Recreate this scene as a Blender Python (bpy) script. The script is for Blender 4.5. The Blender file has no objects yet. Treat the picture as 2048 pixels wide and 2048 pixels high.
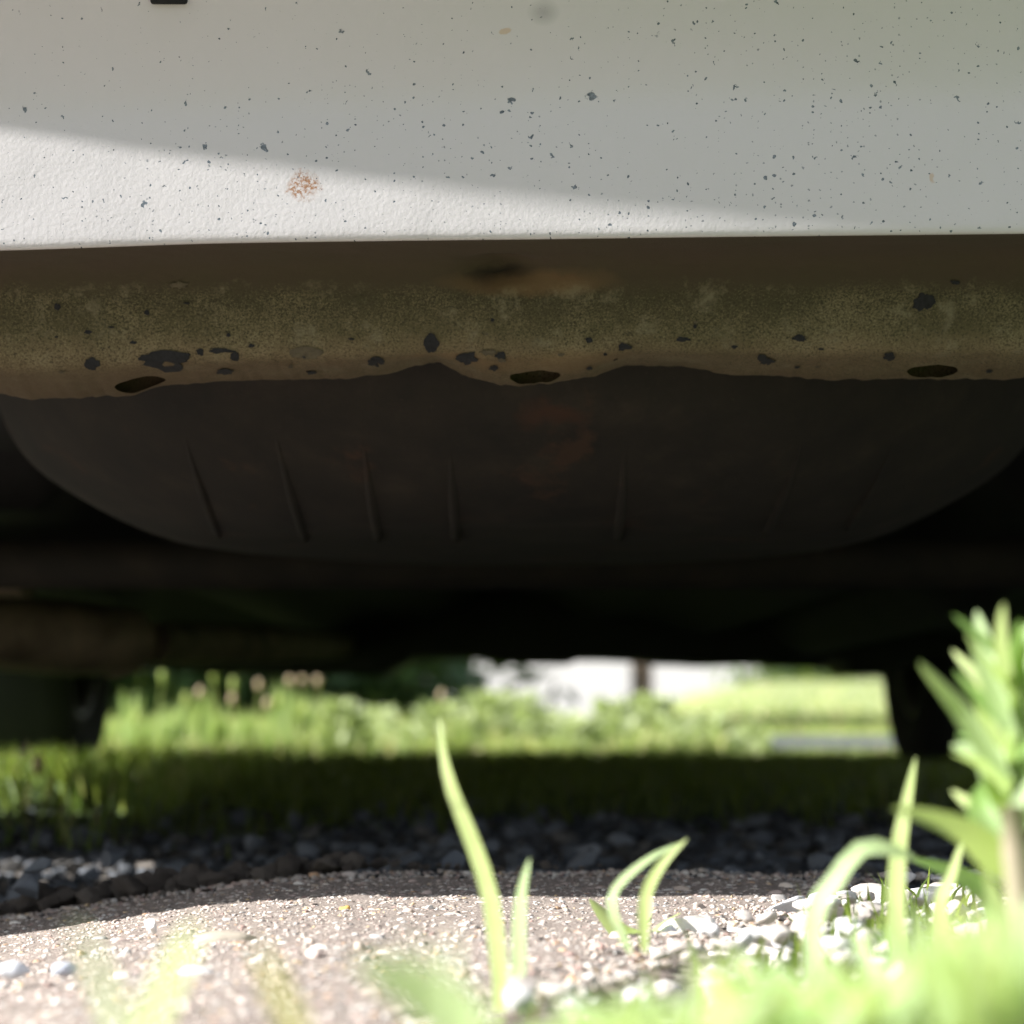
import bpy, bmesh, math, random
import numpy as np
from mathutils import Vector, Matrix, noise as mnoise
from mathutils.bvhtree import BVHTree

# ------------------------------------------------------------------ camera, sky, sun, exposure
S = bpy.context.scene
COL = S.collection
F, HOR, H = 5000.0, 1430.0, 0.086            # focal length in px of a 2048 px frame, horizon row, eye height
TH = math.atan((HOR - 1024) / F)
cd = bpy.data.cameras.new('camera'); cam = bpy.data.objects.new('camera', cd); COL.objects.link(cam)
cam.location = (0, 0, H); cam.rotation_euler = (math.pi / 2 + TH, 0, 0)
cd.sensor_width = 36; cd.lens = F / 2048 * 36; cd.clip_start = 0.02; cd.clip_end = 2000
cd.dof.use_dof = True; cd.dof.focus_distance = 1.13; cd.dof.aperture_fstop = 10.0
S.camera = cam
SUN_EL, SUN_A = math.radians(31), math.radians(11.5)          # from the left, a little behind the camera
SV = Vector((-math.cos(SUN_EL) * math.cos(SUN_A), -math.cos(SUN_EL) * math.sin(SUN_A), math.sin(SUN_EL)))
w = bpy.data.worlds.new('World'); S.world = w; w.use_nodes = True
sky = w.node_tree.nodes.new('ShaderNodeTexSky'); sky.sky_type = 'NISHITA'; sky.sun_disc = False
sky.sun_elevation = SUN_EL; sky.sun_rotation = math.radians(270) - SUN_A; sky.dust_density = 1.0
wt = w.node_tree
def wn(typ, **k):
    nd = wt.nodes.new(typ)
    for a, v in k.items():
        i = nd.inputs[int(a[1:])] if a[0] == '_' else nd.inputs[a]
        if isinstance(v, bpy.types.NodeSocket): wt.links.new(v, i)
        else: i.default_value = v
    return nd
wco = wn('ShaderNodeTexCoord').outputs['Generated']
wz = wn('ShaderNodeSeparateXYZ', Vector=wco).outputs[2]
whz = wn('ShaderNodeMapRange', Value=wz, _1=.0, _2=.30, _3=.80, _4=0.0).outputs[0]          # bright summer haze round the whole horizon
wcl = wn('ShaderNodeMapRange', Value=wn('ShaderNodeTexNoise', Vector=wco, Scale=3.0, Detail=6.0).outputs[0], _1=.42, _2=.66, _3=.35, _4=.65).outputs[0]   # thin cloud
wmx = wn('ShaderNodeMath', _0=whz, _1=wcl); wmx.operation = 'MAXIMUM'
wm = wt.nodes.new('ShaderNodeMix'); wm.data_type = 'RGBA'
wt.links.new(wmx.outputs[0], wm.inputs[0]); wt.links.new(sky.outputs[0], wm.inputs[6]); wm.inputs[7].default_value = (7.2, 7.05, 6.95, 1)
wt.links.new(wm.outputs[2], wt.nodes['Background'].inputs[0])
w.node_tree.nodes['Background'].inputs[1].default_value = 0.06
sd = bpy.data.lights.new('sun', 'SUN'); so = bpy.data.objects.new('sun', sd); COL.objects.link(so)
sd.energy = 5.0; sd.angle = math.radians(0.9); sd.color = (1.0, 0.972, 0.935)
so.rotation_euler = SV.to_track_quat('Z', 'Y').to_euler(); so.location = (-4, -2, 6)
S.view_settings.view_transform = 'Standard'; S.view_settings.look = 'None'
S.view_settings.exposure = 1.50; S.view_settings.gamma = 1
S.render.engine = 'CYCLES'
S.cycles.use_denoising = True
S.cycles.max_bounces = 7; S.cycles.diffuse_bounces = 4; S.cycles.transmission_bounces = 4; S.cycles.glossy_bounces = 3
S.cycles.caustics_reflective = False; S.cycles.caustics_refractive = False
S.cycles.use_adaptive_sampling = True; S.cycles.adaptive_threshold = .02

random.seed(7); rng = np.random.default_rng(7)
CT, ST = math.cos(TH), math.sin(TH)
def P(px, py, Y):                             # the point at distance Y seen at a pixel of the photograph
    u, v = (px - 1024) / F, (1024 - py) / F
    t = Y / (CT - v * ST)
    return Vector((u * t, Y, H + t * (ST + v * CT)))
def ray(px, py):
    u, v = (px - 1024) / F, (1024 - py) / F
    return Vector((u, CT - v * ST, ST + v * CT)).normalized()

# ------------------------------------------------------------------ helpers: objects
def setp(o, **k):
    for a, b in k.items():
        if b is not None: o[a] = b
    return o
def link(name, me, parent=None, mat=None, **k):
    o = bpy.data.objects.new(name, me); COL.objects.link(o)
    if mat is not None and me is not None and not me.materials: me.materials.append(mat)
    if parent is not None:
        o.parent = parent
    return setp(o, **k)
def thing(name, label, cat, loc=(0, 0, 0), group=None):
    o = link(name, None, None, None, label=label, category=cat, group=group)
    o.location = loc; o.empty_display_size = .02
    return o
def mesh(name, V, Fc, smooth=True, attr=None, off=None):
    V = np.asarray(V, dtype=np.float32).reshape(-1, 3)
    if off is not None: V = V - np.asarray(off, dtype=np.float32)
    me = bpy.data.meshes.new(name)
    if isinstance(Fc, np.ndarray):
        n, k = Fc.shape
        me.vertices.add(len(V)); me.vertices.foreach_set('co', V.ravel())
        me.loops.add(n * k); me.loops.foreach_set('vertex_index', Fc.astype(np.int32).ravel())
        me.polygons.add(n); me.polygons.foreach_set('loop_start', np.arange(0, n * k, k, dtype=np.int32))
        me.update(calc_edges=True)
    else:
        me.from_pydata(V.tolist(), [], Fc); me.update()
    if smooth: me.polygons.foreach_set('use_smooth', np.ones(len(me.polygons), dtype=bool))
    if attr is not None:
        a = me.attributes.new('tint', 'FLOAT_COLOR', 'POINT')
        c = np.ones((len(V), 4), dtype=np.float32); c[:, :3] = attr
        a.data.foreach_set('color', c.ravel())
    return me
def from_bm(name, bm, smooth=True):
    me = bpy.data.meshes.new(name); bm.to_mesh(me); bm.free()
    if smooth: me.polygons.foreach_set('use_smooth', np.ones(len(me.polygons), dtype=bool))
    return me
def grid_faces(nu, nv, base=0):
    i, j = np.meshgrid(np.arange(nu - 1), np.arange(nv - 1), indexing='ij')
    a = (i * nv + j).ravel() + base
    return np.stack([a, a + nv, a + nv + 1, a + 1], 1)
def tube(pts, rads, seg=12, cap=True, sx=1.0):
    """swept round bar through pts"""
    V, Fc = [], []
    pts = [Vector(p) for p in pts]
    for i, p in enumerate(pts):
        d = (pts[min(i + 1, len(pts) - 1)] - pts[max(i - 1, 0)]).normalized()
        a = d.cross(Vector((0, 0, 1)))
        a = a.normalized() if a.length > 1e-3 else Vector((1, 0, 0))
        b = a.cross(d)
        for k in range(seg):
            t = 2 * math.pi * k / seg
            V.append(p + a * math.cos(t) * rads[i] * sx + b * math.sin(t) * rads[i])
    for i in range(len(pts) - 1):
        for k in range(seg):
            k2 = (k + 1) % seg
            Fc.append((i * seg + k, i * seg + k2, (i + 1) * seg + k2, (i + 1) * seg + k))
    if cap:
        Fc.append(tuple(range(seg))); Fc.append(tuple((len(pts) - 1) * seg + k for k in reversed(range(seg))))
    return V, Fc
def bbox_mesh(name, lo, hi, bev=.004, off=None):
    bm = bmesh.new(); bmesh.ops.create_cube(bm, size=1)
    for v in bm.verts:
        v.co = Vector([lo[i] + (v.co[i] + .5) * (hi[i] - lo[i]) for i in range(3)]) - Vector(off or (0, 0, 0))
    if bev: bmesh.ops.bevel(bm, geom=bm.edges[:], offset=bev, segments=2, profile=.5, affect='EDGES')
    return from_bm(name, bm, False)
def interp(x, xs, ys):
    return np.interp(x, xs, ys)
def sstep(a, b, x):
    t = np.clip((np.asarray(x, float) - a) / (b - a), 0, 1); return t * t * (3 - 2 * t)

# ------------------------------------------------------------------ helpers: materials
class NT:
    def __init__(s, name):
        s.m = bpy.data.materials.new(name); s.m.use_nodes = True; s.t = s.m.node_tree
        s.b = s.t.nodes['Principled BSDF']; s.out = s.t.nodes['Material Output']
        s.co = None
    def n(s, typ, props=None, **inp):
        nd = s.t.nodes.new(typ)
        for k, v in (props or {}).items(): setattr(nd, k, v)
        for k, v in inp.items(): s.set(nd.inputs[int(k[1:]) if k[0] == '_' and k[1:].isdigit() else k.replace('_', ' ')], v)
        return nd
    def set(s, sock, v):
        if isinstance(v, bpy.types.NodeSocket): s.t.links.new(v, sock)
        elif isinstance(v, (tuple, list)) and len(v) == 3 and sock.type == 'RGBA': sock.default_value = (*v, 1)
        else: sock.default_value = v
    def obj(s):
        if s.co is None: s.co = s.n('ShaderNodeTexCoord').outputs['Object']
        return s.co
    def math(s, op, a, b=0.0, clamp=False):
        return s.n('ShaderNodeMath', {'operation': op, 'use_clamp': clamp}, _0=a, _1=b).outputs[0]
    def noise(s, scale, detail=4, rough=.55, vec=None, dist=0.0, out='Fac'):
        return s.n('ShaderNodeTexNoise', None, Vector=vec or s.obj(), Scale=scale, Detail=detail, Roughness=rough, Distortion=dist).outputs[out]
    def mix(s, f, a, b, mode='MIX'):
        nd = s.n('ShaderNodeMix', {'data_type': 'RGBA', 'blend_type': mode})
        s.set(nd.inputs[0], f); s.set(nd.inputs[6], a); s.set(nd.inputs[7], b)
        return nd.outputs[2]
    def ramp(s, f, *st):
        nd = s.n('ShaderNodeValToRGB', None, Fac=f); e = nd.color_ramp.elements
        while len(e) < len(st): e.new(.5)
        for el, (p, c) in zip(e, st):
            el.position = p; el.color = (*c, 1) if isinstance(c, (tuple, list)) else (c, c, c, 1)
        return nd.outputs[0]
    def bump(s, h, strength=.3, dist=.001, normal=None):
        nd = s.n('ShaderNodeBump', None, Height=h, Strength=strength, Distance=dist)
        if normal is not None: s.set(nd.inputs['Normal'], normal)
        return nd.outputs[0]
    def flat2(s):                              # (x, z) as a flat coordinate for marks on the upright panel
        sp = s.n('ShaderNodeSeparateXYZ', None, Vector=s.obj())
        return s.n('ShaderNodeCombineXYZ', None, X=sp.outputs[0], Y=sp.outputs[2]).outputs[0]
    def warp(s, vec, scale, amt):
        nz = s.n('ShaderNodeTexNoise', None, Vector=vec, Scale=scale, Detail=3).outputs['Color']
        d = s.n('ShaderNodeVectorMath', {'operation': 'SUBTRACT'}, _0=nz, _1=(.5, .5, .5)).outputs[0]
        d = s.n('ShaderNodeVectorMath', {'operation': 'SCALE'}, _0=d, Scale=amt).outputs[0]
        return s.n('ShaderNodeVectorMath', {'operation': 'ADD'}, _0=vec, _1=d).outputs[0]
    def chips(s, vec, scale, cut, size, dens=None):
        """marks scattered one per cell: radius from the cell's random value above cut"""
        vo = s.n('ShaderNodeTexVoronoi', {'voronoi_dimensions': '2D'}, Vector=vec, Scale=scale, Randomness=1.0)
        r = s.n('ShaderNodeSeparateColor', None, Color=vo.outputs['Color']).outputs[0]
        r = s.math('MULTIPLY', s.math('SUBTRACT', r, cut if dens is None else s.math('SUBTRACT', cut, dens)), size / (1 - cut))
        return s.math('MULTIPLY', s.math('SUBTRACT', r, vo.outputs['Distance']), 60.0, True)
    def spot(s, c, r, wobble=None, soft=3.0):
        """0..1 patch round c (object coordinates)"""
        d = s.n('ShaderNodeVectorMath', {'operation': 'SUBTRACT'}, _0=wobble or s.obj(), _1=tuple(c)).outputs[0]
        d = s.n('ShaderNodeVectorMath', {'operation': 'DIVIDE'}, _0=d, _1=tuple(r)).outputs[0]
        l = s.n('ShaderNodeVectorMath', {'operation': 'LENGTH'}, _0=d).outputs['Value']
        return s.math('MULTIPLY', s.math('SUBTRACT', 1.0, l), soft, True)
    def set_b(s, **k):
        for a, v in k.items(): s.set(s.b.inputs[a.replace('_', ' ')], v)
        return s.m
def leaf_mat(name, cols, trans=.45, attr=False, rough=.5, nscale=30):
    t = NT(name)
    if attr: c = t.n('ShaderNodeAttribute', {'attribute_name': 'tint'}).outputs['Color']
    else:
        c = t.ramp(t.noise(nscale, 3), (.3, cols[0]), (.7, cols[1]))
        if nscale > 25:                            # blemishes and dusty flecks on near leaves
            c = t.mix(t.ramp(t.noise(nscale * 4, 5, .7), (.60, 0.0), (.70, .55)), c, (.42, .36, .16))
            c = t.mix(t.ramp(t.noise(nscale * 1.3, 4, .6), (.30, .5), (.42, 0.0)), c, tuple(q * .5 for q in cols[0]))
    t.set_b(Base_Color=c, Roughness=rough); t.b.inputs['Specular IOR Level'].default_value = .35
    tr = t.n('ShaderNodeBsdfTranslucent', None, Color=t.mix(.55, c, (.42, .55, .06)))
    mx = t.n('ShaderNodeMixShader', None, Fac=trans, _1=t.b.outputs[0], _2=tr.outputs[0])
    t.t.links.new(mx.outputs[0], t.out.inputs['Surface'])
    return t.m
def tint_mat(name, bumps=(180, .4, .0015), rough=.85, grain=.25):
    t = NT(name)
    c = t.n('ShaderNodeAttribute', {'attribute_name': 'tint'}).outputs['Color']
    g = t.ramp(t.noise(bumps[0] * 2.2, 5, .7), (.25, 1 - grain * 2), (.75, 1 + 0.0))
    t.set_b(Base_Color=t.mix(1.0, c, g, 'MULTIPLY'), Roughness=rough,
            Normal=t.bump(t.noise(bumps[0], 5, .65), bumps[1], bumps[2]))
    return t.m
def plain(name, col, rough=.7, var=.3, scale=20, metal=0.0, bump=None):
    t = NT(name)
    lo = tuple(c * (1 - var) for c in col); hi = tuple(min(1, c * (1 + var)) for c in col)
    t.set_b(Base_Color=t.ramp(t.noise(scale, 5, .6), (.3, lo), (.7, hi)), Roughness=rough, Metallic=metal)
    if bump: t.set_b(Normal=t.bump(t.noise(bump[0], 5, .6), bump[1], bump[2]))
    return t.m
MAT = {}

# ------------------------------------------------------------------ ground
def fbm(x, y, s, seed=0.0):
    return mnoise.fractal(Vector((x * s + seed, y * s - seed, seed * 1.7)), 1.0, 2.0, 4)
def slab_z(x, y):
    return -.030 * float(1 - sstep(-.36, -.07, x)) - .004 * float(sstep(.1, .3, x))
def slab_top(x, y): return slab_z(x, y) + .0012 * fbm(x, y, 30, 2.0) + .0009 * fbm(x, y, 120, 4.0)
def slab_right(y): return .165 + (max(y, .55) - 1.2) * .33 + .45 * float(1 - sstep(.1, .55, y)) + .012 * fbm(y, 0, 14, 3.1)  # out of view the edge is widened to warm the panel's bounce light
def slab_back(x): return 1.400 + .020 * fbm(x, 0, 9, 8.2) + .010 * fbm(x, 0, 40, 1.2) - .05 * float(1 - sstep(-.3, .0, x)) * 0
def ground_z(x, y):
    z = -.020 + .004 * fbm(x, y, 3, 1.0)
    z += -.028 * float(1 - sstep(-.36, -.07, x)) * float(1 - sstep(1.5, 2.4, y)) * float(sstep(-1.5, -.6, x))
    z += .012 * float(sstep(2.2, 3.2, y)) + .014 * float(1 - sstep(1.25, 1.45, y)) * float(sstep(-.12, .0, x))
    if y > 12:
        r = x / y
        z += 1.02 * float(sstep(.015, .11, r)) * float(sstep(14, 75, y)) + .02 * fbm(x, y, .15, 5.0)
        z -= .10 * float(1 - sstep(.03, .09, r)) * float(sstep(12, 40, y))
    return z
def axis(stops):
    a = []
    for (p, q, n) in stops: a += list(np.linspace(p, q, n, endpoint=False))
    a.append(stops[-1][1]); return a
gx = axis([(-400, -60, 8), (-60, -8, 14), (-8, -1.2, 12), (-1.2, 1.2, 60), (1.2, 8, 30), (8, 20, 16), (20, 60, 10), (60, 400, 8)])
gy = axis([(-200, -8, 8), (-8, 0, 8), (0, 3, 60), (3, 12, 45), (12, 90, 50), (90, 600, 10)])
GV = np.array([[x, y, ground_z(x, y)] for x in gx for y in gy])
t = NT('lawn_soil')
sp = t.n('ShaderNodeSeparateXYZ', None, Vector=t.obj())
yw = t.math('ADD', sp.outputs[1], t.math('MULTIPLY', t.math('SUBTRACT', t.noise(3), .5), 1.2))
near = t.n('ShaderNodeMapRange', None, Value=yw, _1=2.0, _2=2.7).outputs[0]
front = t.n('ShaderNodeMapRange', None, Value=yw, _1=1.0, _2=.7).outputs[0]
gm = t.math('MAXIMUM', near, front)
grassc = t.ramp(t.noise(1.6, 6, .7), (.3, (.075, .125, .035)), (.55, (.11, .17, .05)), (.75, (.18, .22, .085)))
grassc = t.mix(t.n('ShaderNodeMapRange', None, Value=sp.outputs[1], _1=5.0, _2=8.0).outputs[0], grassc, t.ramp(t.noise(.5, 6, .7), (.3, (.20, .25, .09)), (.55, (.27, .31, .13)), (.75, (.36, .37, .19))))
soil = t.ramp(t.noise(60, 6, .7), (.3, (.10, .085, .07)), (.7, (.27, .245, .22)))
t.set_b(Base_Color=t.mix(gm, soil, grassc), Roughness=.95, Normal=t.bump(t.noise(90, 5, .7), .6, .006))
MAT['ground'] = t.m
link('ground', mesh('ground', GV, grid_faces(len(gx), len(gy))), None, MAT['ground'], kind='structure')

# asphalt lane beyond the lawn on the right
rx, ry = np.linspace(.55, 60, 90), np.linspace(6.9, 10.4, 10)
RV = np.array([[x + .35 * math.sin(y * 1.3) * (x < .6), y + .06 * x, ground_z(x, y) + .012 - .012 * abs((j - 4.5) / 4.5) ** 6] for x in rx for j, y in enumerate(ry)])
t = NT('asphalt')
t.set_b(Base_Color=t.ramp(t.noise(160, 5, .7), (.3, (.035, .038, .05)), (.7, (.085, .09, .11))), Roughness=.45, Normal=t.bump(t.noise(220, 3), .3, .002))
link('road', mesh('road', RV, grid_faces(len(rx), len(ry))), None, t.m, kind='structure')

# ------------------------------------------------------------------ exposed-aggregate concrete slab
us = np.array(axis([(0, .86, 14), (.86, 1.0, 230)])); vs = np.array(axis([(0, .85, 16), (.85, 1.0, 200)]))
TV = []
def slab_pt(u, v):
    y = -4.2 + v * 5.6
    x1 = slab_right(y); x = -3.2 + u * (x1 + 3.2)
    if v > .85: y = y + (slab_back(x) - 1.4) * (v - .85) / .15
    return x, y
for u in us:
    for v in vs:
        x, y = slab_pt(u, v)
        e = max(0, (v - .986) / .014, (u - .985) / .015)
        z = slab_top(x, y)
        z -= .012 * e ** 2 * (1 + .8 * fbm(x, y, 50, 6.0))
        TV.append((x, y, z))
nu, nv = len(us), len(vs)
FV = grid_faces(nu, nv)
TV = np.array(TV)
rim = [i * nv + nv - 1 for i in range(nu)] + [(nu - 1) * nv + j for j in range(nv - 2, -1, -1)]
low = TV[rim].copy(); low[:, 2] -= .055
low[:nu, 1] += .006; base = len(TV)
TV = np.vstack([TV, low])
sk = np.array([[rim[i], rim[i + 1], base + i + 1, base + i] for i in range(len(rim) - 1)])
t = NT('aggregate_concrete')
f1 = t.noise(420, 6, .75); f2 = t.noise(40, 4)
cc = t.ramp(f1, (.28, (.14, .112, .098)), (.5, (.31, .258, .225)), (.72, (.50, .435, .39)))
cc = t.mix(t.ramp(f2, (.30, .35), (.6, 0.0)), cc, (.20, .17, .15))
t.set_b(Base_Color=cc, Roughness=.92, Normal=t.bump(f1, .8, .0025))
slab = link('concrete_slab', mesh('concrete_slab', TV, np.vstack([FV, sk])), None, t.m, kind='structure')
# lump shapes
def lump_round(seed, sub):
    bm = bmesh.new(); bmesh.ops.create_icosphere(bm, subdivisions=sub, radius=1)
    for v in bm.verts:
        n = mnoise.noise(v.co * 1.1 + Vector((seed * 3.7, seed, 0))); v.co *= 1 + .28 * n
    bm.verts.ensure_lookup_table()
    V = np.array([v.co[:] for v in bm.verts]); Fc = np.array([[v.index for v in f.verts] for f in bm.faces]); bm.free()
    return V, Fc
def lump_angular(seed, sub, planes=9):
    r = random.Random(seed)
    bm = bmesh.new(); bmesh.ops.create_icosphere(bm, subdivisions=sub, radius=1)
    V = np.array([v.co[:] for v in bm.verts]); Fc = np.array([[v.index for v in f.verts] for f in bm.faces]); bm.free()
    for _ in range(planes):
        n = np.array([r.gauss(0, 1) for _ in range(3)]); n /= np.linalg.norm(n)
        d = r.uniform(.34, .74); k = V @ n - d; k[k < 0] = 0; V = V - k[:, None] * n
    for i, v in enumerate(V):
        V[i] = v * (1 + .05 * mnoise.noise(Vector(v) * 4 + Vector((seed, 0, 0))))
    return V, Fc
ROUND1 = [lump_round(s, 2) for s in range(1, 7)]
ANG0 = [lump_angular(s + 50, 1, 5) for s in range(1, 9)]
ROUND0 = [lump_round(s, 1) for s in range(1, 5)]
ANG = [lump_angular(s, 3) for s in range(1, 11)]
ANG1 = [lump_angular(s + 20, 2) for s in range(1, 7)]
def rotm(a, b, c):
    return np.array(Matrix.Rotation(a, 3, 'Z') @ Matrix.Rotation(b, 3, 'X') @ Matrix.Rotation(c, 3, 'Y'))
def scatter(name, items, shapes, parent=None, mat=None, smooth=True, **k):
    """items: (pos, scale3, yaw, tilt, colour) gathered in one mesh"""
    Vs, Fs, Cs, b = [], [], [], 0
    for i, (p, s, a, tl, c) in enumerate(items):
        V, Fc = shapes[i % len(shapes)]
        W = (V * np.array(s)) @ rotm(a, tl, 0).T + np.array(p)
        Vs.append(W); Fs.append(Fc + b); b += len(V); Cs.append(np.repeat([c], len(V), 0))
    return link(name, mesh(name, np.vstack(Vs), np.vstack(Fs), smooth, attr=np.vstack(Cs)), parent, mat, **k)
PAL = [(.70, .62, .54), (.60, .52, .45), (.76, .72, .66), (.48, .40, .34), (.55, .43, .385), (.44, .30, .26), (.62, .40, .25),
       (.72, .54, .33), (.42, .40, .385), (.24, .205, .185), (.66, .58, .53), (.58, .47, .42), (.80, .77, .72)]
PW = np.array([5, 5, 4, 4, 4, 2, 1.2, 1.0, 3, 1.3, 5, 4, 2.0]); PW /= PW.sum()
MAT['pebble'] = tint_mat('pebble_stone', (260, .25, .0008), .7, .12)
def slab_xy():
    while True:
        y = rng.uniform(.62, 1.42) if rng.random() < .8 else rng.uniform(.62, 1.0)
        x = rng.uniform(-.34, .30)
        if abs(x) < .215 * y + .05 and x < slab_right(y) - .004 and y < slab_back(x) - .003: return x, y
small = []
for _ in range(19000):
    x, y = slab_xy(); r = .0006 + .0015 * rng.random() ** 2.2
    c = np.array(PAL[rng.choice(len(PAL), p=PW)]) * rng.uniform(.62, .98)
    small.append(((x, y, slab_top(x, y) - .22 * r), (r * rng.uniform(1, 1.7), r * rng.uniform(.8, 1.2), r * rng.uniform(.5, .8)), rng.uniform(0, 6.3), 0, c))
scatter('aggregate', small, ANG0, slab, MAT['pebble'], kind='stuff')
PEB = []
for k, (V, Fc) in enumerate(ANG1[:4]):
    for q, c in enumerate(PAL):
        me = mesh('pebble', V * np.array((1.35, 1, .75)), Fc, attr=np.repeat([c], len(V), 0)); me.materials.append(MAT['pebble']); PEB.append(me)
for i in range(290):
    x, y = slab_xy(); r = .0019 + .0033 * rng.random() ** 2.5
    o = link('pebble', PEB[rng.integers(4) * len(PAL) + rng.choice(len(PAL), p=PW)], slab)
    o.location = (x, y, slab_top(x, y) - .18 * r); o.rotation_euler = (0, 0, rng.uniform(0, 6.3)); o.scale = (r, r, r)
# broken crumbly lumps along the back edge of the slab
MAT['clod'] = tint_mat('crumbled_concrete', (300, .9, .004), .95, .45)
def rock_mesh(name, seed, size, col, mat, sub=4, rough=.16, ang=True):
    if ang: V, Fc = lump_angular(seed, sub, 8)
    else: V, Fc = lump_round(seed, sub)
    V = V * np.array(size)
    sc = max(size)
    for i, v in enumerate(V):
        q = Vector(v / sc)
        V[i] = v * (1 + rough * (mnoise.fractal(q * 3 + Vector((seed, seed, 0)), 1.0, 2.0, 4)))
    me = mesh(name, V, Fc, not ang, attr=np.repeat([col], len(V), 0)); me.materials.append(mat); return me
CLOD = [rock_mesh('crumbled_edge', 40 + i, (1.25, 1, .8), [(.34, .29, .25), (.26, .22, .19), (.42, .36, .31)][i % 3], MAT['clod'], 3, .4, i % 2 == 0) for i in range(9)]
for i in range(64):
    f = (i + rng.random()) / 64; px = -40 + 1240 * f ** 1.15
    sz = np.interp(px, [0, 250, 500, 700, 760, 1200], [26, 34, 34, 26, 12, 8]) * rng.uniform(.55, 1.1)
    Y = 1.415 + rng.uniform(-.02, .03); q = P(px, 1700, Y); k = Y / F
    o = link('crumbled_edge', CLOD[i % 9], slab); o.scale = (sz * k, sz * k, sz * k)
    o.location = (q.x, Y, slab_z(q.x, Y) + sz * k * rng.uniform(-.1, .75)); o.rotation_euler = (rng.uniform(-.5, .5), rng.uniform(-.4, .4), rng.uniform(0, 6.3))

# ------------------------------------------------------------------ gravel
MAT['gravel'] = tint_mat('grey_limestone', (150, .35, .002), .85, .18)
GP = [(.125, .14, .165), (.16, .18, .21), (.085, .097, .115), (.22, .24, .27), (.12, .115, .11), (.07, .075, .088)]
bed = []
for _ in range(4200):
    y = rng.uniform(1.41, 2.75); x = rng.uniform(-.24 * y - .08, .24 * y + .08)
    if y < slab_back(x) + .02 and x < slab_right(y): continue
    if y > 2.35 + .3 * fbm(x, y, 3, 2) and rng.random() < .8: continue
    r = .004 + .006 * rng.random()
    bed.append(((x, y, ground_z(x, y) + r * .35), (r * 1.3, r, r * .75), rng.uniform(0, 6.3), rng.uniform(-.5, .5), np.array(GP[rng.integers(6)]) * rng.uniform(.5, .95)))
for _ in range(520):                                           # between the slab's right edge and the weeds
    y = rng.uniform(.66, 1.42); x = slab_right(y) + rng.uniform(.0, .16)
    r = .0016 + .0055 * rng.random() ** 2
    bed.append(((x, y, ground_z(x, y) + .012 + r * .3), (r * 1.3, r, r * .75), rng.uniform(0, 6.3), rng.uniform(-.5, .5), np.array([(.74, .73, .73), (.60, .55, .50), (.52, .47, .43)][rng.integers(3)]) * rng.uniform(.75, 1.05)))
scatter('gravel', bed, ANG1, None, MAT['gravel'], False, kind='stuff', label='grey crushed gravel spread behind the concrete slab', category='gravel')
GM = []
for k, (V, Fc) in enumerate(ANG):
    c = GP[k % 5]; me = mesh('gravel_stone', V * np.array((1.25, 1, .8)), Fc, False, attr=np.repeat([c], len(V), 0)); me.materials.append(MAT['gravel']); GM.append(me)
def gstone(x, y, z, r, lab, grp, k=None, rz=None, name='gravel_stone'):
    o = link(name, GM[rng.integers(len(GM)) if k is None else k], None, None, label=lab, category='stone', group=grp)
    o.location = (x, y, z); o.rotation_euler = (rng.uniform(-.5, .5), rng.uniform(-.4, .4), rng.uniform(0, 6.3) if rz is None else rz); o.scale = (r, r, r)
    return o
n = 0
while n < 130:
    y = 1.42 + 1.0 * rng.random() ** 1.5; x = rng.uniform(-.215 * y, .215 * y)
    if y < slab_back(x) + .025 and x < slab_right(y): continue
    r = rng.uniform(.0055, .0115)
    kq = int(rng.integers(len(GM)))
    gstone(x, y, ground_z(x, y) + .006 + r * .3, r, '%s %s angular gravel stone in the shade under the car' % ('large' if r > .0088 else 'small', ['mid grey', 'blue grey', 'dark grey', 'pale grey', 'brownish grey'][kq % 5]), 'gravel stones under the car', kq); n += 1
# gravel stones told apart one by one in the photograph
for (px, py, Y, wpx, lab, k) in [
        (58, 1778, 1.40, 84, 'pale stone catching sun beside the broken slab edge under the car', 1),
        (75, 1735, 1.52, 60, 'grey blue stone just behind the crumbled slab edge', 3),
        (222, 1712, 1.60, 70, 'large tilted pale grey stone behind the crumbled slab edge', 5),
        (660, 1735, 1.50, 74, 'wedge shaped grey stone leaning on the crumbled slab edge', 7),
        (822, 1722, 1.50, 60, 'light grey angular stone where the crumbled slab edge thins out', 2),
        (905, 1720, 1.52, 70, 'broad blue grey stone behind the tall grass blade', 6)]:
    p = P(px, py, Y); gstone(p.x, p.y, p.z, wpx * Y / F / 2.3, lab, None, k)
MAT['white_stone'] = tint_mat('white_limestone', (120, .4, .002), .8, .12)
WC = [(.78, .78, .79), (.83, .83, .83), (.72, .72, .74), (.80, .77, .73)]
def wstone(px, py, Y, wpx, hpx, lab, seed, col=None, grp=None, ang=True, name='limestone_chunk', dpt=None):
    p = P(px, py, Y); k = Y / F
    o = link(name, rock_mesh(name, seed, (wpx * k * .70, (dpt or wpx * k * .55), hpx * k * .74), col or WC[seed % 4], MAT['white_stone'], 3, .07, ang), None, None,
             label=lab, category='stone', group=grp)
    o.location = p; o.rotation_euler = (0, 0, rng.uniform(-.3, .3)); return o
wstone(1385, 1876, 1.02, 100, 78, 'blocky white limestone chunk with a dark right side beside the sprout', 3)
wstone(1322, 1880, 1.01, 60, 46, 'small white stone leaning against the blocky limestone chunk', 4)
wstone(1500, 1868, 1.05, 130, 46, 'flat grey white stone between the blocky chunk and the long pale rock', 5)
wstone(1585, 1826, 1.12, 100, 56, 'pale angular stone at the shade line next to the long rock', 6)
wstone(1690, 1815, 1.14, 110, 60, 'rounded white stone tucked against the long pale rock', 8)
wstone(1810, 1806, 1.14, 210, 62, 'long pale rock lying at the edge of the car shadow', 9, (.68, .68, .68), dpt=.022)
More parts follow.
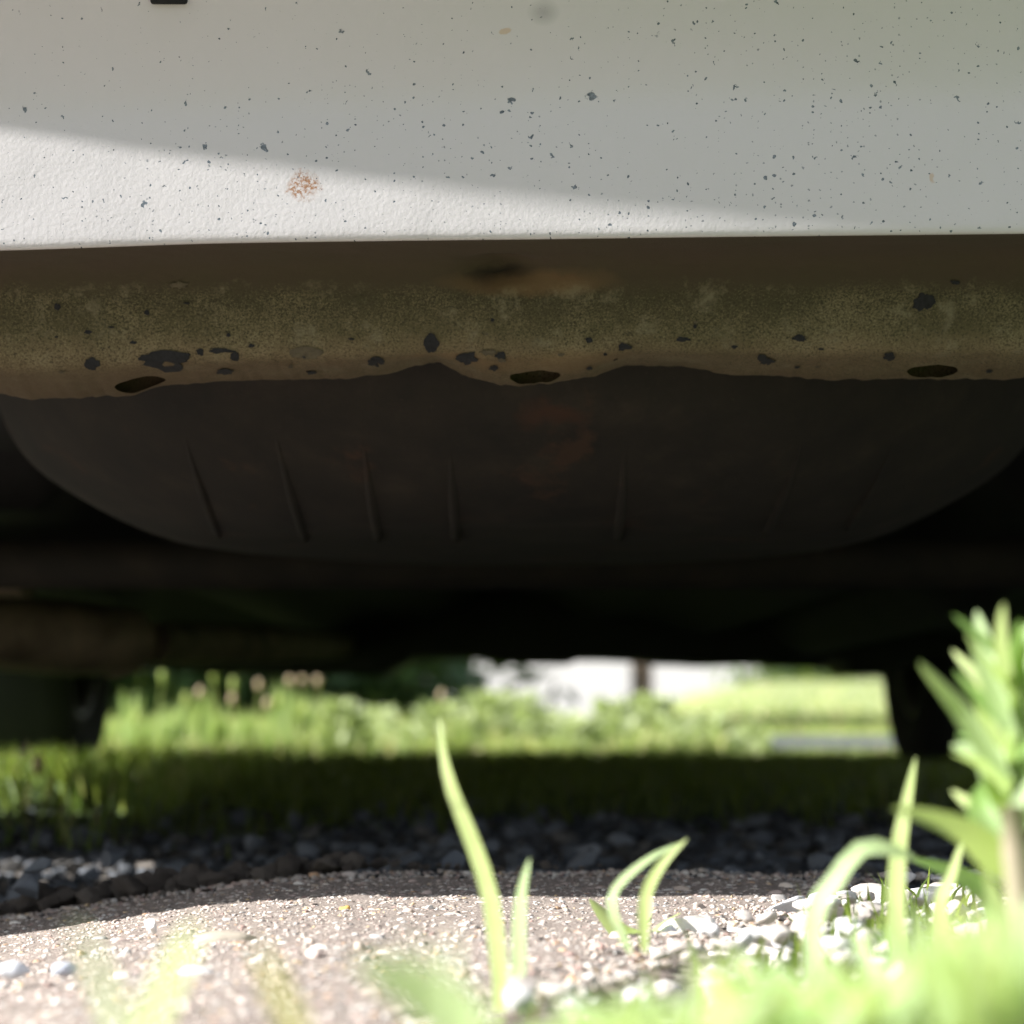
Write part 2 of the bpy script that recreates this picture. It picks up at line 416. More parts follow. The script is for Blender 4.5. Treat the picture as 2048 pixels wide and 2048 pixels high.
wstone(1895, 1785, 1.16, 60, 34, 'grey topped fragment sitting on the long pale rock', 11, (.55, .56, .58))
wstone(1500, 1915, .98, 260, 56, 'wide cream coloured flat stone in front of the limestone cluster', 12, (.74, .69, .64), dpt=.02)
wstone(1440, 1960, .90, 90, 70, 'bright white stone half hidden by weeds below the wide cream stone', 14)
wstone(1330, 1925, .97, 56, 40, 'little white stone at the foot of the leafy sprout', 15)
wstone(448, 1884, .98, 90, 30, 'flat smooth beige pebble lying on the aggregate slab', 16, (.42, .37, .30), ang=False, name='flat_pebble')
wstone(395, 1952, .86, 52, 26, 'white oval pebble on the slab beside a dark pebble', 17, (.68, .68, .68), ang=False, name='white_pebble')
wstone(470, 1960, .855, 62, 34, 'dark charcoal pebble on the slab beside a white oval pebble', 18, (.16, .14, .13), name='dark_pebble')
wstone(25, 1940, .87, 46, 24, 'pale grey pebble alone on the low side of the slab', 19, (.60, .62, .66), ang=False, name='grey_pebble')
wstone(127, 1938, .875, 34, 20, 'bluish pebble on the slab next to a small dark hollow', 22, (.48, .51, .58), ang=False, name='bluish_pebble')
wstone(302, 1853, 1.04, 26, 22, 'square cut white pebble on the sunlit slab', 23, (.78, .76, .72), name='square_pebble')
wstone(690, 1820, 1.12, 17, 12, 'orange yellow pebble on the sunlit slab', 24, (.70, .42, .12), ang=False, name='orange_pebble')
for i, (px, py, Y, a) in enumerate([(1570, 1880, 1.0, 40), (1640, 1865, 1.04, 46), (1700, 1870, 1.02, 44), (1580, 1930, .93, 60), (1660, 1935, .92, 60), (1610, 1965, .88, 60),
                                    (1520, 1990, .86, 70), (1330, 1985, .86, 46), (1240, 1965, .88, 36), (1170, 1990, .85, 40), (1060, 2030, .80, 54), (960, 1985, .85, 44),
                                    (1960, 1835, 1.05, 50), (1990, 1870, 1.0, 40), (1740, 1900, .97, 50), (1800, 1880, 1.0, 54), (1260, 1935, .93, 34), (880, 1955, .87, 40)]):
    wstone(px, py, Y, a, a * .75, 'rounded white pebble among the weeds at the slab edge', 60 + i, None, 'white pebbles among the weeds', i % 2 == 0, 'weed_pebble')

# ------------------------------------------------------------------ car
CAR = Vector((-.02, 3.2, 0))
car = thing('car', 'white car parked over gravel and grass, chipped paint and rusty underside', 'car', CAR)
def part(name, me, mat=None, parent=None, **k):
    """me is in world coordinates: shift it under its parent"""
    o = link(name, me, parent or car, mat, **k)
    if parent is None: o.location = -CAR
    return o
YB = 1.10
ZL = P(1024, 478, YB).z
# paint with stone chips
def paint(name, marks=True):
    t = NT(name)
    fl = t.flat2()
    col = (.495, .480, .485)
    grain = t.noise(480, 2, .5)
    hgt = t.math('ADD', t.math('MULTIPLY', grain, .7), t.math('ADD', t.math('MULTIPLY', t.noise(260, 2), .35), t.math('MULTIPLY', t.noise(900, 2), .22)))
    if marks:
        wv = t.warp(fl, 260, .0032)
        sx_ = t.n('ShaderNodeSeparateXYZ', None, Vector=fl)
        low_ = t.math('ADD', t.math('MULTIPLY', t.math('SUBTRACT', ZL + .06, sx_.outputs[1]), .7), t.math('MULTIPLY', sx_.outputs[0], .22))
        dens = t.math('ADD', t.math('MULTIPLY', t.math('SUBTRACT', t.noise(11, 3, .6, fl), .5), .5), low_)
        c1 = t.chips(wv, 230, .72, .14, dens)
        c2 = t.chips(t.warp(fl, 300, .008), 110, .80, .105, dens)
        c3 = t.chips(t.warp(fl, 240, .010), 28, .76, .066)
        c0 = t.chips(t.warp(fl, 500, .002), 400, .80, .15, dens)
        c1 = t.math('MAXIMUM', c1, t.math('MULTIPLY', c0, .65))
        ch = t.math('MAXIMUM', c1, t.math('MAXIMUM', c2, c3))
        cold = t.ramp(t.noise(500, 3), (.35, (.055, .07, .085)), (.62, (.15, .175, .20)))
        base = t.mix(t.math('MULTIPLY', t.math('SUBTRACT', t.noise(14, 5, .6), .45), .5, True), col, (.45, .43, .405))
        tan = t.chips(t.warp(fl, 120, .008), 21, .90, .085)
        base = t.mix(t.math('MULTIPLY', tan, .55), base, (.42, .28, .14))
        base = t.mix(ch, base, cold)
        p = P(606, 372, YB) + Vector((.02, -3.2, 0)) * 0
        rs = t.math('MULTIPLY', t.spot(p, (.0085, .03, .0075), t.warp(t.obj(), 180, .010), 2.2), t.ramp(t.noise(700, 5, .7), (.40, 0.0), (.60, 1.0)))
        base = t.mix(rs, base, (.26, .13, .06))
        sm = t.spot(P(1088, 8, 1.075), (.008, .05, .006), None, 1.3)
        base = t.mix(t.math('MULTIPLY', sm, .6), base, (.24, .24, .24))
        hgt = t.math('SUBTRACT', hgt, t.math('MULTIPLY', ch, .9))
    else: base = col
    t.set_b(Base_Color=base, Roughness=.26, Normal=t.bump(hgt, .16 if marks else .03, .0012))
    t.b.inputs['Coat Weight'].default_value = .10; t.b.inputs['Coat Roughness'].default_value = .2
    return t.m
MAT['paint'] = paint('chipped_white_paint'); MAT['paint_body'] = paint('white_paint', False)
def lip_z(x): return ZL + .0125 * max(-.5, min(.5, x)) - .002 * float(1 - sstep(-.24, -.12, x))
def plan(s):
    a, r, sg = .64, .20, (1 if s >= 0 else -1); q = abs(s)
    if q <= a: return sg * q, YB + .02 * q * q, 0.0, -1.0
    if q <= a + r * math.pi / 2:
        t = (q - a) / r; return sg * (a + r * math.sin(t)), YB + .02 * a * a + r * (1 - math.cos(t)), sg * math.sin(t), -math.cos(t)
    return sg * (a + r), YB + .02 * a * a + r + (q - a - r * math.pi / 2), sg * 1.0, 0.0
P0, PK = .0745, .098
def bump_off(x, zr): return (P0 - PK * min(x * x, .42)) * float(sstep(.055, .235, zr))
prof = [(-.0040, .0022), (-.0028, .0006), (-.0016, .0000), (-.0006, .0003), (0, .0012), (.0003, .003), (.0004, .005)]
prof += [(None, z) for z in np.linspace(.008, .30, 60)] + [(-.03, .31)]
ss = np.array(axis([(-1.42, -.36, 50), (-.36, .36, 240), (.36, 1.42, 50)]))
BV = []
for s in ss:
    x, y, nx, ny = plan(s)
    for (o, zr) in prof:
        if o is None: o = bump_off(x, zr) + .0004
        if zr > .305: o = bump_off(x, .3) - .03
        o += .0006 * fbm(s, zr, 9, 2.5)
        lift = -.065 * float(sstep(.62, .8, abs(x)))
        BV.append((x + nx * o, y + ny * o, lip_z(x) + zr + lift * max(0, 1 - zr / .2)))
BFc = grid_faces(len(ss), len(prof))
bme = mesh('rear_bumper', BV, BFc); part('rear_bumper', bme, MAT['paint'], label='white painted panel peppered with stone chips')
# spot of the black slot in the bumper
pp = P(338, -2, 1.07)
# -- dirty valance behind the lip
VP = [(.0022, .0008), (.016, .0028), (.040, .0046), (.060, .0045), (.072, .0010), (.0800, -.008), (.0855, -.018), (.0900, -.027), (.0935, -.034),
      (.0985, -.0385), (.107, -.0402), (.120, -.0415), (.133, -.0425), (.146, -.0432), (.150, -.0405), (.1505, -.030), (.1505, -.012)]
def cat(pts, n):
    pts = [np.array(p) for p in pts]; out = []
    for i in range(len(pts) - 1):
        p0, p1, p2, p3 = pts[max(i - 1, 0)], pts[i], pts[i + 1], pts[min(i + 2, len(pts) - 1)]
        for k in range(n):
            t = k / n
            out.append(.5 * ((2 * p1) + (-p0 + p2) * t + (2 * p0 - 5 * p1 + 4 * p2 - p3) * t * t + (-p0 + 3 * p1 - 3 * p2 + p3) * t ** 3))
    out.append(pts[-1]); return np.array(out)
VPD = cat(VP, 6)
arc = np.concatenate([[0], np.cumsum(np.linalg.norm(np.diff(VPD, axis=0), axis=1))])
ex = [-200, 0, 130, 230, 340, 500, 700, 780, 830, 870, 930, 990, 1070, 1150, 1210, 1260, 1310, 1400, 1480, 1600, 1750, 1900, 2048, 2300]
ey = [766, 768, 778, 776, 762, 752, 748, 738, 724, 718, 742, 766, 770, 764, 738, 722, 728, 736, 752, 764, 768, 768, 768, 772]
kx = (YB + .146) / F
epy = 1024 - F * math.tan(math.atan((ZL - .0432 - H) / (YB + .146)) - TH)
def wave(x): return -(np.interp(x / kx + 1024, ex, ey) - epy) * kx
xs = np.array(axis([(-.66, -.30, 24), (-.30, .30, 330), (.30, .66, 24)]))
wv = np.array([wave(x) for x in xs]); kern = np.hanning(9); kern /= kern.sum(); wv = np.convolve(np.pad(wv, 4, 'edge'), kern, 'valid')
wv = wv + np.array([.0011 * fbm(x, 0, 60, 4.4) + .0007 * fbm(x, 0, 220, 9.1) for x in xs])        # bent, nibbled edge
VV = np.zeros((len(xs), len(VPD), 3))
for i, x in enumerate(xs):
    for j, (dy, dz) in enumerate(VPD):
        wgt = float(np.clip((dy - .084) / .056, 0, 1)) if dz < -.015 else (1.0 if dy > .14 else 0.0)
        y = YB + dy + .02 * x * x; z = lip_z(x) + dz + wgt * wv[i]
        bulge = .010 * float(sstep(.0, .003, wv[i])) * wgt            # the pinched-in notches
        y += bulge
        d = .0085 * math.exp(-(((x - P(1000, 545, 1.16).x) / .017) ** 2 + ((arc[j] - .072) / .009) ** 2))   # dent under the lip
        y += d; z += d
        q = .0009 * fbm(x, arc[j], 22, 7.0)
        VV[i, j] = (x, y - q, z + q)
HOLES = [(285, .0125), (1070, .0122), (1860, .0125)]
HJ = int(np.argmin(np.abs(VPD[:, 0] - .128) + (VPD[:, 1] > -.03)))
keep = []
faces = grid_faces(len(xs), len(VPD))
A = np.repeat(xs[:, None], len(VPD), 1).ravel(); B = np.repeat(arc[None], len(xs), 0).ravel()
VV0 = VV.copy(); VVr = VV.reshape(-1, 3)
hole = np.zeros(len(A), bool)
for (px, r) in HOLES:
    hx = (px - 1024) * kx
    hole |= (((A - hx) / r) ** 2 + ((B - arc[HJ]) / .0120) ** 2) < 1
keepf = ~hole[faces].all(1)
used_ = np.zeros(len(A), bool); used_[faces[keepf].ravel()] = True
for vi in np.nonzero(hole & used_)[0]:                       # pull the rim of each hole onto a clean ellipse
    hx = min(((px - 1024) * kx for px, _ in HOLES), key=lambda q: abs(q - A[vi])); r0 = HOLES[0][1]
    ea, eb = A[vi] - hx, B[vi] - arc[HJ]; q = math.hypot(ea / r0, eb / .0120)
    na, nb = hx + ea / q, arc[HJ] + eb / q
    fi = np.interp(na, xs, np.arange(len(xs))); fj = np.interp(nb, arc, np.arange(len(arc)))
    i0, j0 = min(int(fi), len(xs) - 2), min(int(fj), len(arc) - 2); a_, b_ = fi - i0, fj - j0
    VVr[vi] = (1 - a_) * ((1 - b_) * VV0[i0, j0] + b_ * VV0[i0, j0 + 1]) + a_ * ((1 - b_) * VV0[i0 + 1, j0] + b_ * VV0[i0 + 1, j0 + 1])
vme = mesh('lower_valance', VVr, faces[keepf])
t = NT('dirty_valance')
sp = t.n('ShaderNodeSeparateXYZ', None, Vector=t.obj())
fine = t.noise(900, 5, .85); med = t.noise(160, 5, .65); big = t.noise(16, 4, .6)
hz = t.n('ShaderNodeMapRange', None, Value=t.math('ADD', sp.outputs[2], t.math('MULTIPLY', t.math('SUBTRACT', t.math('ADD', t.math('MULTIPLY', med, .5), t.math('MULTIPLY', big, .5)), .5), .022)), _1=ZL - .05, _2=ZL + .002).outputs[0]
dust = t.ramp(hz, (0.0, (.22, .155, .095)), (.14, (.27, .195, .12)), (.26, (.34, .265, .165)), (.45, (.18, .155, .08)), (.72, (.105, .092, .048)), (.90, (.12, .088, .06)), (1.0, (.135, .098, .068)))
dust = t.mix(t.ramp(big, (.30, 0.0), (.75, .5)), dust, (.10, .10, .042))
pat = t.noise(34, 5, .65)
spk = t.ramp(t.math('ADD', t.math('MULTIPLY', fine, .8), t.math('MULTIPLY', pat, .32)), (.56, 0.0), (.68, 1.0))
top = t.ramp(hz, (.05, .25), (.2, 1.0), (.72, 1.0), (.86, 0.0))
dust = t.mix(t.math('MULTIPLY', t.math('MULTIPLY', spk, top), .7), dust, (.46, .41, .27))
dk = t.ramp(t.noise(900, 3, .7), (.36, 1.0), (.46, 0.0))
dust = t.mix(t.math('MULTIPLY', t.math('MULTIPLY', dk, top), .8), dust, (.05, .047, .022))
pale = t.math('MULTIPLY', t.ramp(t.noise(46, 6, .75), (.54, 0.0), (.66, 1.0)), t.ramp(hz, (.1, .3), (.55, .8), (.8, .9), (.88, 0.0)))
dust = t.mix(t.math('MULTIPLY', pale, .8), dust, (.40, .37, .27))
dust = t.mix(1.0, dust, (.47, .46, .41), 'MULTIPLY')
ru = t.warp(t.obj(), 90, .007)
for c, r, a, kk in [(P(1000, 545, 1.168), (.019, .05, .0075), (.006, .004, .003), 1.0), (P(1130, 548, 1.168), (.012, .02, .0025), (.05, .028, .015), .8), (P(1060, 560, 1.17), (.05, .03, .008), (.16, .10, .045), .6),
                    (P(1180, 735, 1.205), (.05, .03, .009), (.20, .135, .065), .5), (P(900, 735, 1.205), (.04, .03, .008), (.20, .13, .06), .5)]:
    dust = t.mix(t.math('MULTIPLY', t.spot(c, r, ru, 2.0), kk), dust, a)
t.set_b(Base_Color=dust, Roughness=.9, Normal=t.bump(t.math('ADD', t.math('MULTIPLY', fine, .5), med), .45, .0015))
val = part('lower_valance', vme, t.m, label='dusty rust stained steel edge below the white panel')
# flakes of lost coating, and a dark sheet added to darken the drain holes
bv = BVHTree.FromPolygons([Vector(v) for v in VVr.tolist()], faces.tolist())
MAT['flake'] = plain('bare_dark_metal', (.011, .012, .014), .95, .4, 400, 0, (600, .5, .001))
MAT['flake2'] = plain('olive_flake', (.085, .072, .045), .85, .3, 300, 0, (600, .5, .001))
CP = Vector((0, 0, H))
def flake(px, py, wpx, hpx, seed, mat, rough=.35, shape=None):
    r = random.Random(seed); N = 40; V, ok = [], True
    for k in range(N + 1):
        if k == N: qx, qy = px, py
        else:
            a = 2 * math.pi * k / N
            rr = 1 + rough * mnoise.fractal(Vector((math.cos(a) * 1.7 + seed, math.sin(a) * 1.7, seed)), 1.0, 2.0, 4)
            qx, qy = px + math.cos(a) * wpx / 2 * rr, py + math.sin(a) * hpx / 2 * rr
        hit, nrm, _, _ = bv.ray_cast(CP, ray(qx, qy))
        if hit is None: return
        if nrm.y > 0: nrm = -nrm
        V.append(hit + nrm * .0007)
    c = V[N]
    rim2 = [v + (v - c) * .03 - Vector((0, -.0009, 0)) for v in V[:N]]
    Fc = [(k, (k + 1) % N, N) for k in range(N)] + [(k, N + 1 + k, N + 1 + (k + 1) % N, (k + 1) % N) for k in range(N)]
    part('paint_chip', mesh('paint_chip', V + rim2, Fc, smooth=False), mat)
for i, a in enumerate([(330, 718, 92, 36, 1, .45), (183, 727, 32, 22, 2, .4), (470, 711, 20, 16, 4, .3), (862, 683, 30, 34, 5, .3), (935, 713, 40, 20, 6, .5),
                       (753, 721, 34, 18, 7, .5), (1850, 603, 40, 36, 9, .5), (115, 612, 13, 13, 10, .3), (294, 624, 10, 10, 11, .3), (1524, 713, 18, 14, 12, .3), (1178, 679, 14, 10, 13, .4),
                       (457, 669, 8, 8, 14, .3), (985, 639, 7, 7, 15, .3), (1390, 652, 7, 8, 16, .3), (400, 702, 14, 12, 21, .5), (440, 700, 44, 9, 22, .6), (622, 743, 20, 6, 23, .4)]):
    flake(a[0], a[1], a[2], a[3], a[4], MAT['flake'], a[5])
rf = random.Random(21)
for i in range(34):
    sz_ = 5 + 16 * rf.random() ** 2; flake(rf.uniform(40, 2000), rf.uniform(690, 742) if i % 3 else rf.uniform(560, 690), sz_ * rf.uniform(1, 2), sz_ * .7, 100 + i, MAT['flake'] if i % 4 else MAT['flake2'], .6)
for a in [(612, 704, 62, 24, 31, .2), (1440, 745, 46, 20, 32, .4), (560, 755, 0, 0, 0, 0)]:
    if a[2]: flake(*a[:5], MAT['flake2'], a[5])
part('hole_backing', mesh('hole_backing', [(x, y, z) for x in np.linspace(-.66, .66, 12) for (y, z) in ((1.105, ZL + .016), (1.2, ZL + .016), (1.262, ZL + .012), (1.264, ZL - .03))], grid_faces(12, 4)), plain('hole_backing_dark', (.02, .018, .016), .9))  # dark sheet added behind the drain holes so they read dark
# -- spare wheel well
BC, BR = Vector((.006, 1.625, 0)), .352
def well_z(x, y):
    r = math.hypot(x - BC.x, y - BC.y)
    return float(np.interp(r, WR, WZ))
_w = cat([(0, .1945), (.08, .1945), (.16, .1948), (.215, .1965), (.26, .212), (.305, .2385), (.324, .258), (.336, .284), (.345, .320), (.352, .34)], 10)
WR, WZ = _w[:, 0], _w[:, 1]
NA, NR = 128, 40
WV, WF = [], []
for i in range(NR + 1):
    r = BR * math.sin(i / NR * math.pi / 2) if i < NR else BR
    for k in range(NA):
        a = 2 * math.pi * k / NA
        x, y = BC.x + r * math.cos(a), BC.y + r * math.sin(a)
        z = well_z(x, y) + .002 * fbm(x, y, 5, 3)
        WV.append((x, y, z))
for i in range(NR):
    for k in range(NA):
        WF.append((i * NA + k, i * NA + (k + 1) % NA, (i + 1) * NA + (k + 1) % NA, (i + 1) * NA + k))
t = NT('road_grimed_steel')
u1 = t.noise(26, 5, .65); u2 = t.noise(420, 4, .7)
uc = t.ramp(u1, (.3, (.010, .008, .006)), (.55, (.019, .0145, .0105)), (.75, (.036, .027, .019)))
uc = t.mix(t.ramp(u2, (.62, 0.0), (.74, .35)), uc, (.085, .062, .04))
uc = t.mix(t.math('MULTIPLY', t.ramp(t.noise(17, 5, .7), (.60, 0.0), (.68, 1.0)), .7), uc, (.055, .027, .016))
uc = t.mix(t.math('MULTIPLY', t.spot(P(1105, 822, 1.30), (.024, .08, .008), t.warp(t.obj(), 70, .02), 1.6), .8), uc, (.050, .020, .011))
t.set_b(Base_Color=uc, Roughness=.85, Normal=t.bump(u2, .35, .001))
MAT['grime'] = t.m
bvw = BVHTree.FromPolygons([Vector(v) for v in WV], WF)
well = part('spare_wheel_well', mesh('spare_wheel_well', WV, WF), MAT['grime'])
for (x0, y0, x1, y1) in [(366, 850, 440, 1080), (550, 850, 612, 1088), (726, 860, 757, 1088), (900, 880, 912, 1088), (1250, 880, 1236, 1086), (1610, 860, 1530, 1075), (1795, 860, 1690, 1065), (480, 900, 530, 1090)][:7]:
    pts = []
    for k in range(15):
        f = k / 14; hit, nrm, _, _ = bvw.ray_cast(CP, ray(x0 + (x1 - x0) * f ** 1.2, y0 + (y1 - y0) * f))
        if hit is not None and (not pts or (hit - pts[-1]).length < .2): pts.append(hit + Vector((0, .0005, .0012)))
    if len(pts) > 4:
        rr = [.0008] + [.0034 * min(1, .35 + 1.3 * k / len(pts)) for k in range(len(pts) - 2)] + [.0008]
        part('rib', mesh('rib', *tube(pts, rr, 8)), MAT['grime'], well)
# -- floor, rails and running gear
MAT['under'] = plain('dark_underseal', (.022, .021, .020), .8, .35, 14, 0, (90, .4, .003))
MAT['rubber'] = plain('tyre_rubber', (.007, .007, .007), .95, .25, 60, 0, (150, .4, .002))
MAT['steel'] = plain('dull_steel', (.16, .15, .14), .45, .35, 40, .7, (80, .3, .001))
MAT['rustpipe'] = plain('rust_brown_steel', (.19, .145, .095), .8, .5, 22, 0, (120, .5, .002))
fx, fy = np.linspace(-.80, .80, 41), np.linspace(1.246, 5.05, 90)
def floor_h(x, y):
    z = .300 + .012 * math.cos(x * 30) * (y > 2.3) - .075 * float(sstep(2.25, 2.6, y))
    z += .06 * math.exp(-(x / .13) ** 2) * float(sstep(2.3, 2.6, y))
    if y > 2.1 and abs(abs(x) - .45) < .05: z -= .04
    return z
part('floor_pan', mesh('floor_pan', [(x, y, floor_h(x, y)) for x in fx for y in fy], grid_faces(41, 90)), MAT['under'])
part('axle_beam', mesh('axle_beam', *tube([(-.64, 2.12, .220), (-.5, 2.08, .212), (0, 2.06, .210), (.5, 2.08, .212), (.64, 2.12, .220)], [.021] * 5, 16)), MAT['grime'])
part('axle_bracket', bbox_mesh('axle_bracket', (.115, 1.99, .222), (.150, 2.02, .238), .003), MAT['steel'])
for sx in (-1, 1):
    part('trailing_arm', mesh('trailing_arm', *tube([(sx * .60, 2.20, .28), (sx * .57, 2.45, .26), (sx * .52, 2.85, .28)], [.035, .032, .03], 10)), MAT['under'])
    part('spring', mesh('spring', *tube([(sx * .5 + .05 * math.cos(a), 2.12 + .05 * math.sin(a), .25 + a * .004) for a in np.linspace(0, 40, 160)], [.007] * 160, 6)), MAT['under'])
# silencer and tail pipe under the left side
mp = [P(-330, 1250, 2.35), P(-250, 1255, 2.36), P(-60, 1262, 2.40), P(140, 1275, 2.46), P(260, 1282, 2.50), P(300, 1284, 2.51)]
sil = part('silencer', mesh('silencer', *tube(mp, [.012, .034, .037, .037, .033, .012], 20, sx=1.5)), MAT['rustpipe'])
part('seam', mesh('seam', *tube([P(-240, 1226, 2.34), P(-60, 1232, 2.375), P(140, 1246, 2.43), P(255, 1255, 2.47)], [.004] * 4, 8)), MAT['rustpipe'], sil)
part('exhaust_pipe', mesh('exhaust_pipe', *tube([P(300, 1284, 2.51), P(420, 1284, 2.7), P(560, 1288, 3.0), P(640, 1290, 3.6), P(700, 1290, 4.3)], [.021] * 5, 12)), MAT['rustpipe'])
part('pipe_hanger', mesh('pipe_hanger', *tube([P(175, 1300, 2.48), P(200, 1335, 2.48), P(235, 1345, 2.48), P(270, 1332, 2.48), P(285, 1300, 2.49)], [.007] * 5, 8)), MAT['rustpipe'])
part('bracket', bbox_mesh('bracket', tuple(P(-40, 1190, 2.2)), tuple(P(70, 1165, 2.26)), .004), MAT['rustpipe'])
# front cross member with an uneven lower edge
ox = [-300, 150, 200, 260, 330, 420, 760, 790, 820, 960, 1000, 1140, 1165, 1280, 1330, 1420, 1560, 1620, 1640, 1690, 1700, 1712, 1770, 1790, 1830, 2400]
oy = [1350, 1350, 1336, 1328, 1336, 1344, 1346, 1330, 1313, 1310, 1320, 1322, 1312, 1316, 1322, 1326, 1322, 1318, 1309, 1308, 1330, 1348, 1350, 1338, 1330, 1330]
def cross(name, Y0, Y1, px0, px1, ztop, dpy=0):
    V, n = [], 120
    for k in range(n):
        px = px0 + (px1 - px0) * k / (n - 1); py = np.interp(px, ox, oy) + dpy + 1.5 * mnoise.noise(Vector((px * .02, dpy, 0)))
        b = P(px, py, Y0); b2 = Vector((b.x, Y1, b.z + .004))
        V += [(b.x, Y0 + .02, ztop), (b.x, Y0, b.z + .006), (b.x, Y0 + .006, b.z), (b.x, Y1 - .006, b2.z), (b.x, Y1, b2.z + .006), (b.x, Y1, ztop)]
    Fc = grid_faces(n, 6)
    return part(name, mesh(name, V, Fc, smooth=False), MAT['under'])
cross('cross_member', 4.10, 4.42, 60, 1830, .32)
cross('engine_shield', 4.60, 4.95, 300, 1690, .30, 6)
for sx in (-1, 1):
    part('control_arm', mesh('control_arm', *tube([(sx * .34, 4.3, .24), (sx * .5, 4.38, .205), (sx * .62, 4.45, .20)], [.03, .028, .03], 10)), MAT['under'])
# wheels
def wheel(x, y, sg):
    R, Wd = .31, .20
    prof_t = [(R - .10, -Wd * .42), (R - .06, -Wd * .50), (R - .025, -Wd * .49), (R - .006, -Wd * .42), (R, -Wd * .30), (R, 0), (R, Wd * .30), (R - .006, Wd * .42), (R - .025, Wd * .49), (R - .06, Wd * .5), (R - .10, Wd * .42)]
    prof_r = [(R - .10, -Wd * .42), (R - .115, -Wd * .40), (R - .125, -Wd * .2), (R - .125, Wd * .2), (R - .11, Wd * .41), (R - .10, Wd * .42)]
    wroot = link('wheel', None, car); wroot.location = Vector((x, y, R - .018)) - CAR
    for nm, pr, mt in (('tyre', prof_t, 'rubber'), ('rim', prof_r, 'steel')):
        n = 64; V = []
        for k in range(n):
            a = 2 * math.pi * k / n
            for (r, q) in pr: V.append((q, r * math.cos(a), r * math.sin(a)))
        m = len(pr); Fc = [(k * m + j, k * m + j + 1, ((k + 1) % n) * m + j + 1, ((k + 1) % n) * m + j) for k in range(n) for j in range(m - 1)]
        if nm == 'tyre':
            for q in (-.055, 0, .055):
                pass
        link(nm, mesh(nm, V, Fc), wroot, MAT[mt])
    V, Fc = tube([(sg * .02, 0, 0), (sg * .07, 0, 0), (sg * .085, 0, 0)], [R - .12, R - .14, .05], 40)
    link('disc', mesh('disc', V, Fc), wroot, MAT['steel'])
    V, Fc = tube([(-sg * .07, 0, 0), (-sg * .02, 0, 0)], [.12, .12], 30)
    link('brake_drum', mesh('brake_drum', V, Fc), wroot, MAT['under'])
wl = P(183, 1450, 4.45).x; wr = P(1806, 1450, 4.45).x
wheel(wl - .10, 4.45, -1); wheel(wr + .10, 4.45, 1)
wheel(-.735, 2.22, -1); wheel(.735, 2.22, 1)
# body shell
SY = [1.14, 1.20, 1.45, 1.9, 2.6, 3.3, 3.75, 4.15, 4.6, 5.0, 5.22, 5.30]
SW = [.74, .80, .84, .86, .87, .87, .87, .86, .85, .80, .70, .62]
SB = [.92, .94, .95, .95, .95, .95, .95, .93, .88, .82, .74, .66]
SR = [.98, 1.12, 1.40, 1.47, 1.50, 1.49, 1.44, 1.18, .97, .88, .78, .68]
ST_ = [.50, .58, .64, .66, .67, .66, .64, .66, .70, .66, .58, .50]
SS = [.585, .585, .585, .24, .165, .16, .16, .16, .17, .17, .18, .24]
yy = np.array(axis([(1.14, 1.9, 26), (1.9, 5.30, 130)]))
def ringpts(y):
    W, Bz, Rz, T, Sl = (np.interp(y, SY, q) for q in (SW, SB, SR, ST_, SS))
    h = [(W - .05, Sl), (W - .015, Sl + .03)] + [(W - .012 * (1 - math.sin(math.pi * k)), Sl + .03 + (Bz - Sl - .03) * k) for k in np.linspace(.06, .97, 16)]
    h += [(W - .02, Bz)] + [(W - .03 + (T - W + .03) * k, Bz + .01 + (Rz - .05 - Bz) * k) for k in np.linspace(.1, 1, 8)]
    h += [(T * math.cos(a), Rz - .04 + .05 * math.sin(a)) for a in np.linspace(.3, math.pi / 2, 8)]
    return h
half = [ringpts(y) for y in yy]; nh = len(half[0])
SVt = []
for y, h in zip(yy, half):
    SVt += [(x, y, z) for x, z in h] + [(-x, y, z) for x, z in reversed(h[:-1])]
nr = 2 * nh - 1
SVt = np.array(SVt) + np.array((CAR.x, 0, 0)); SF = grid_faces(len(yy), nr)
cen = SVt[SF].mean(1)
arch = np.zeros(len(SF), bool)
for wy in (2.22, 4.45): arch |= (np.hypot(cen[:, 1] - wy, cen[:, 2] - .29) < .375) & (cen[:, 2] < .7) & (abs(cen[:, 0]) > .5)
kk = (np.arange(len(SF)) % (nr - 1)); kk = np.minimum(kk, nr - 2 - kk)
belt = (kk >= 19) & (kk < 26)
win = belt & (cen[:, 1] > 1.6) & (cen[:, 1] < 3.78)
body = part('body_shell', mesh('body_shell', SVt, SF[~arch & ~win]), MAT['paint_body'])
t = NT('tinted_glass'); t.set_b(Base_Color=(.02, .025, .025), Roughness=.05); MAT['glass'] = t.m
for sg in (-1, 1): 
    part('side_window', mesh('side_window', SVt, SF[win & (np.sign(cen[:, 0] - CAR.x) == sg)]), MAT['glass'])
def cap(y, name, mat, z0=None):
    h = ringpts(y); ring = [(CAR.x + x, y, z) for x, z in h] + [(CAR.x - x, y, z) for x, z in reversed(h[:-1])]
    part(name, mesh(name, ring, [tuple(range(len(ring)))], smooth=False), mat)
cap(1.14, 'tailgate', MAT['paint_body']); cap(5.30, 'grille', MAT['under'])
def slanted(name, y0, y1, k=.86):
    a, b = ringpts(y0), ringpts(y1); za = np.interp(y0, SY, SR) + .016; zb = np.interp(y1, SY, SR) + .016
    wa, wb = np.interp(y0, SY, ST_) * k, np.interp(y1, SY, ST_) * k
    part(name, mesh(name, [(CAR.x - wa, y0, za), (CAR.x + wa, y0, za), (CAR.x + wb, y1, zb), (CAR.x - wb, y1, zb)], [(0, 1, 2, 3)], False), MAT['glass'])
slanted('rear_window', 1.215, 1.44); slanted('windscreen', 4.14, 3.77)
MAT['lamp'] = plain('red_lamp', (.45, .02, .015), .15, .1)
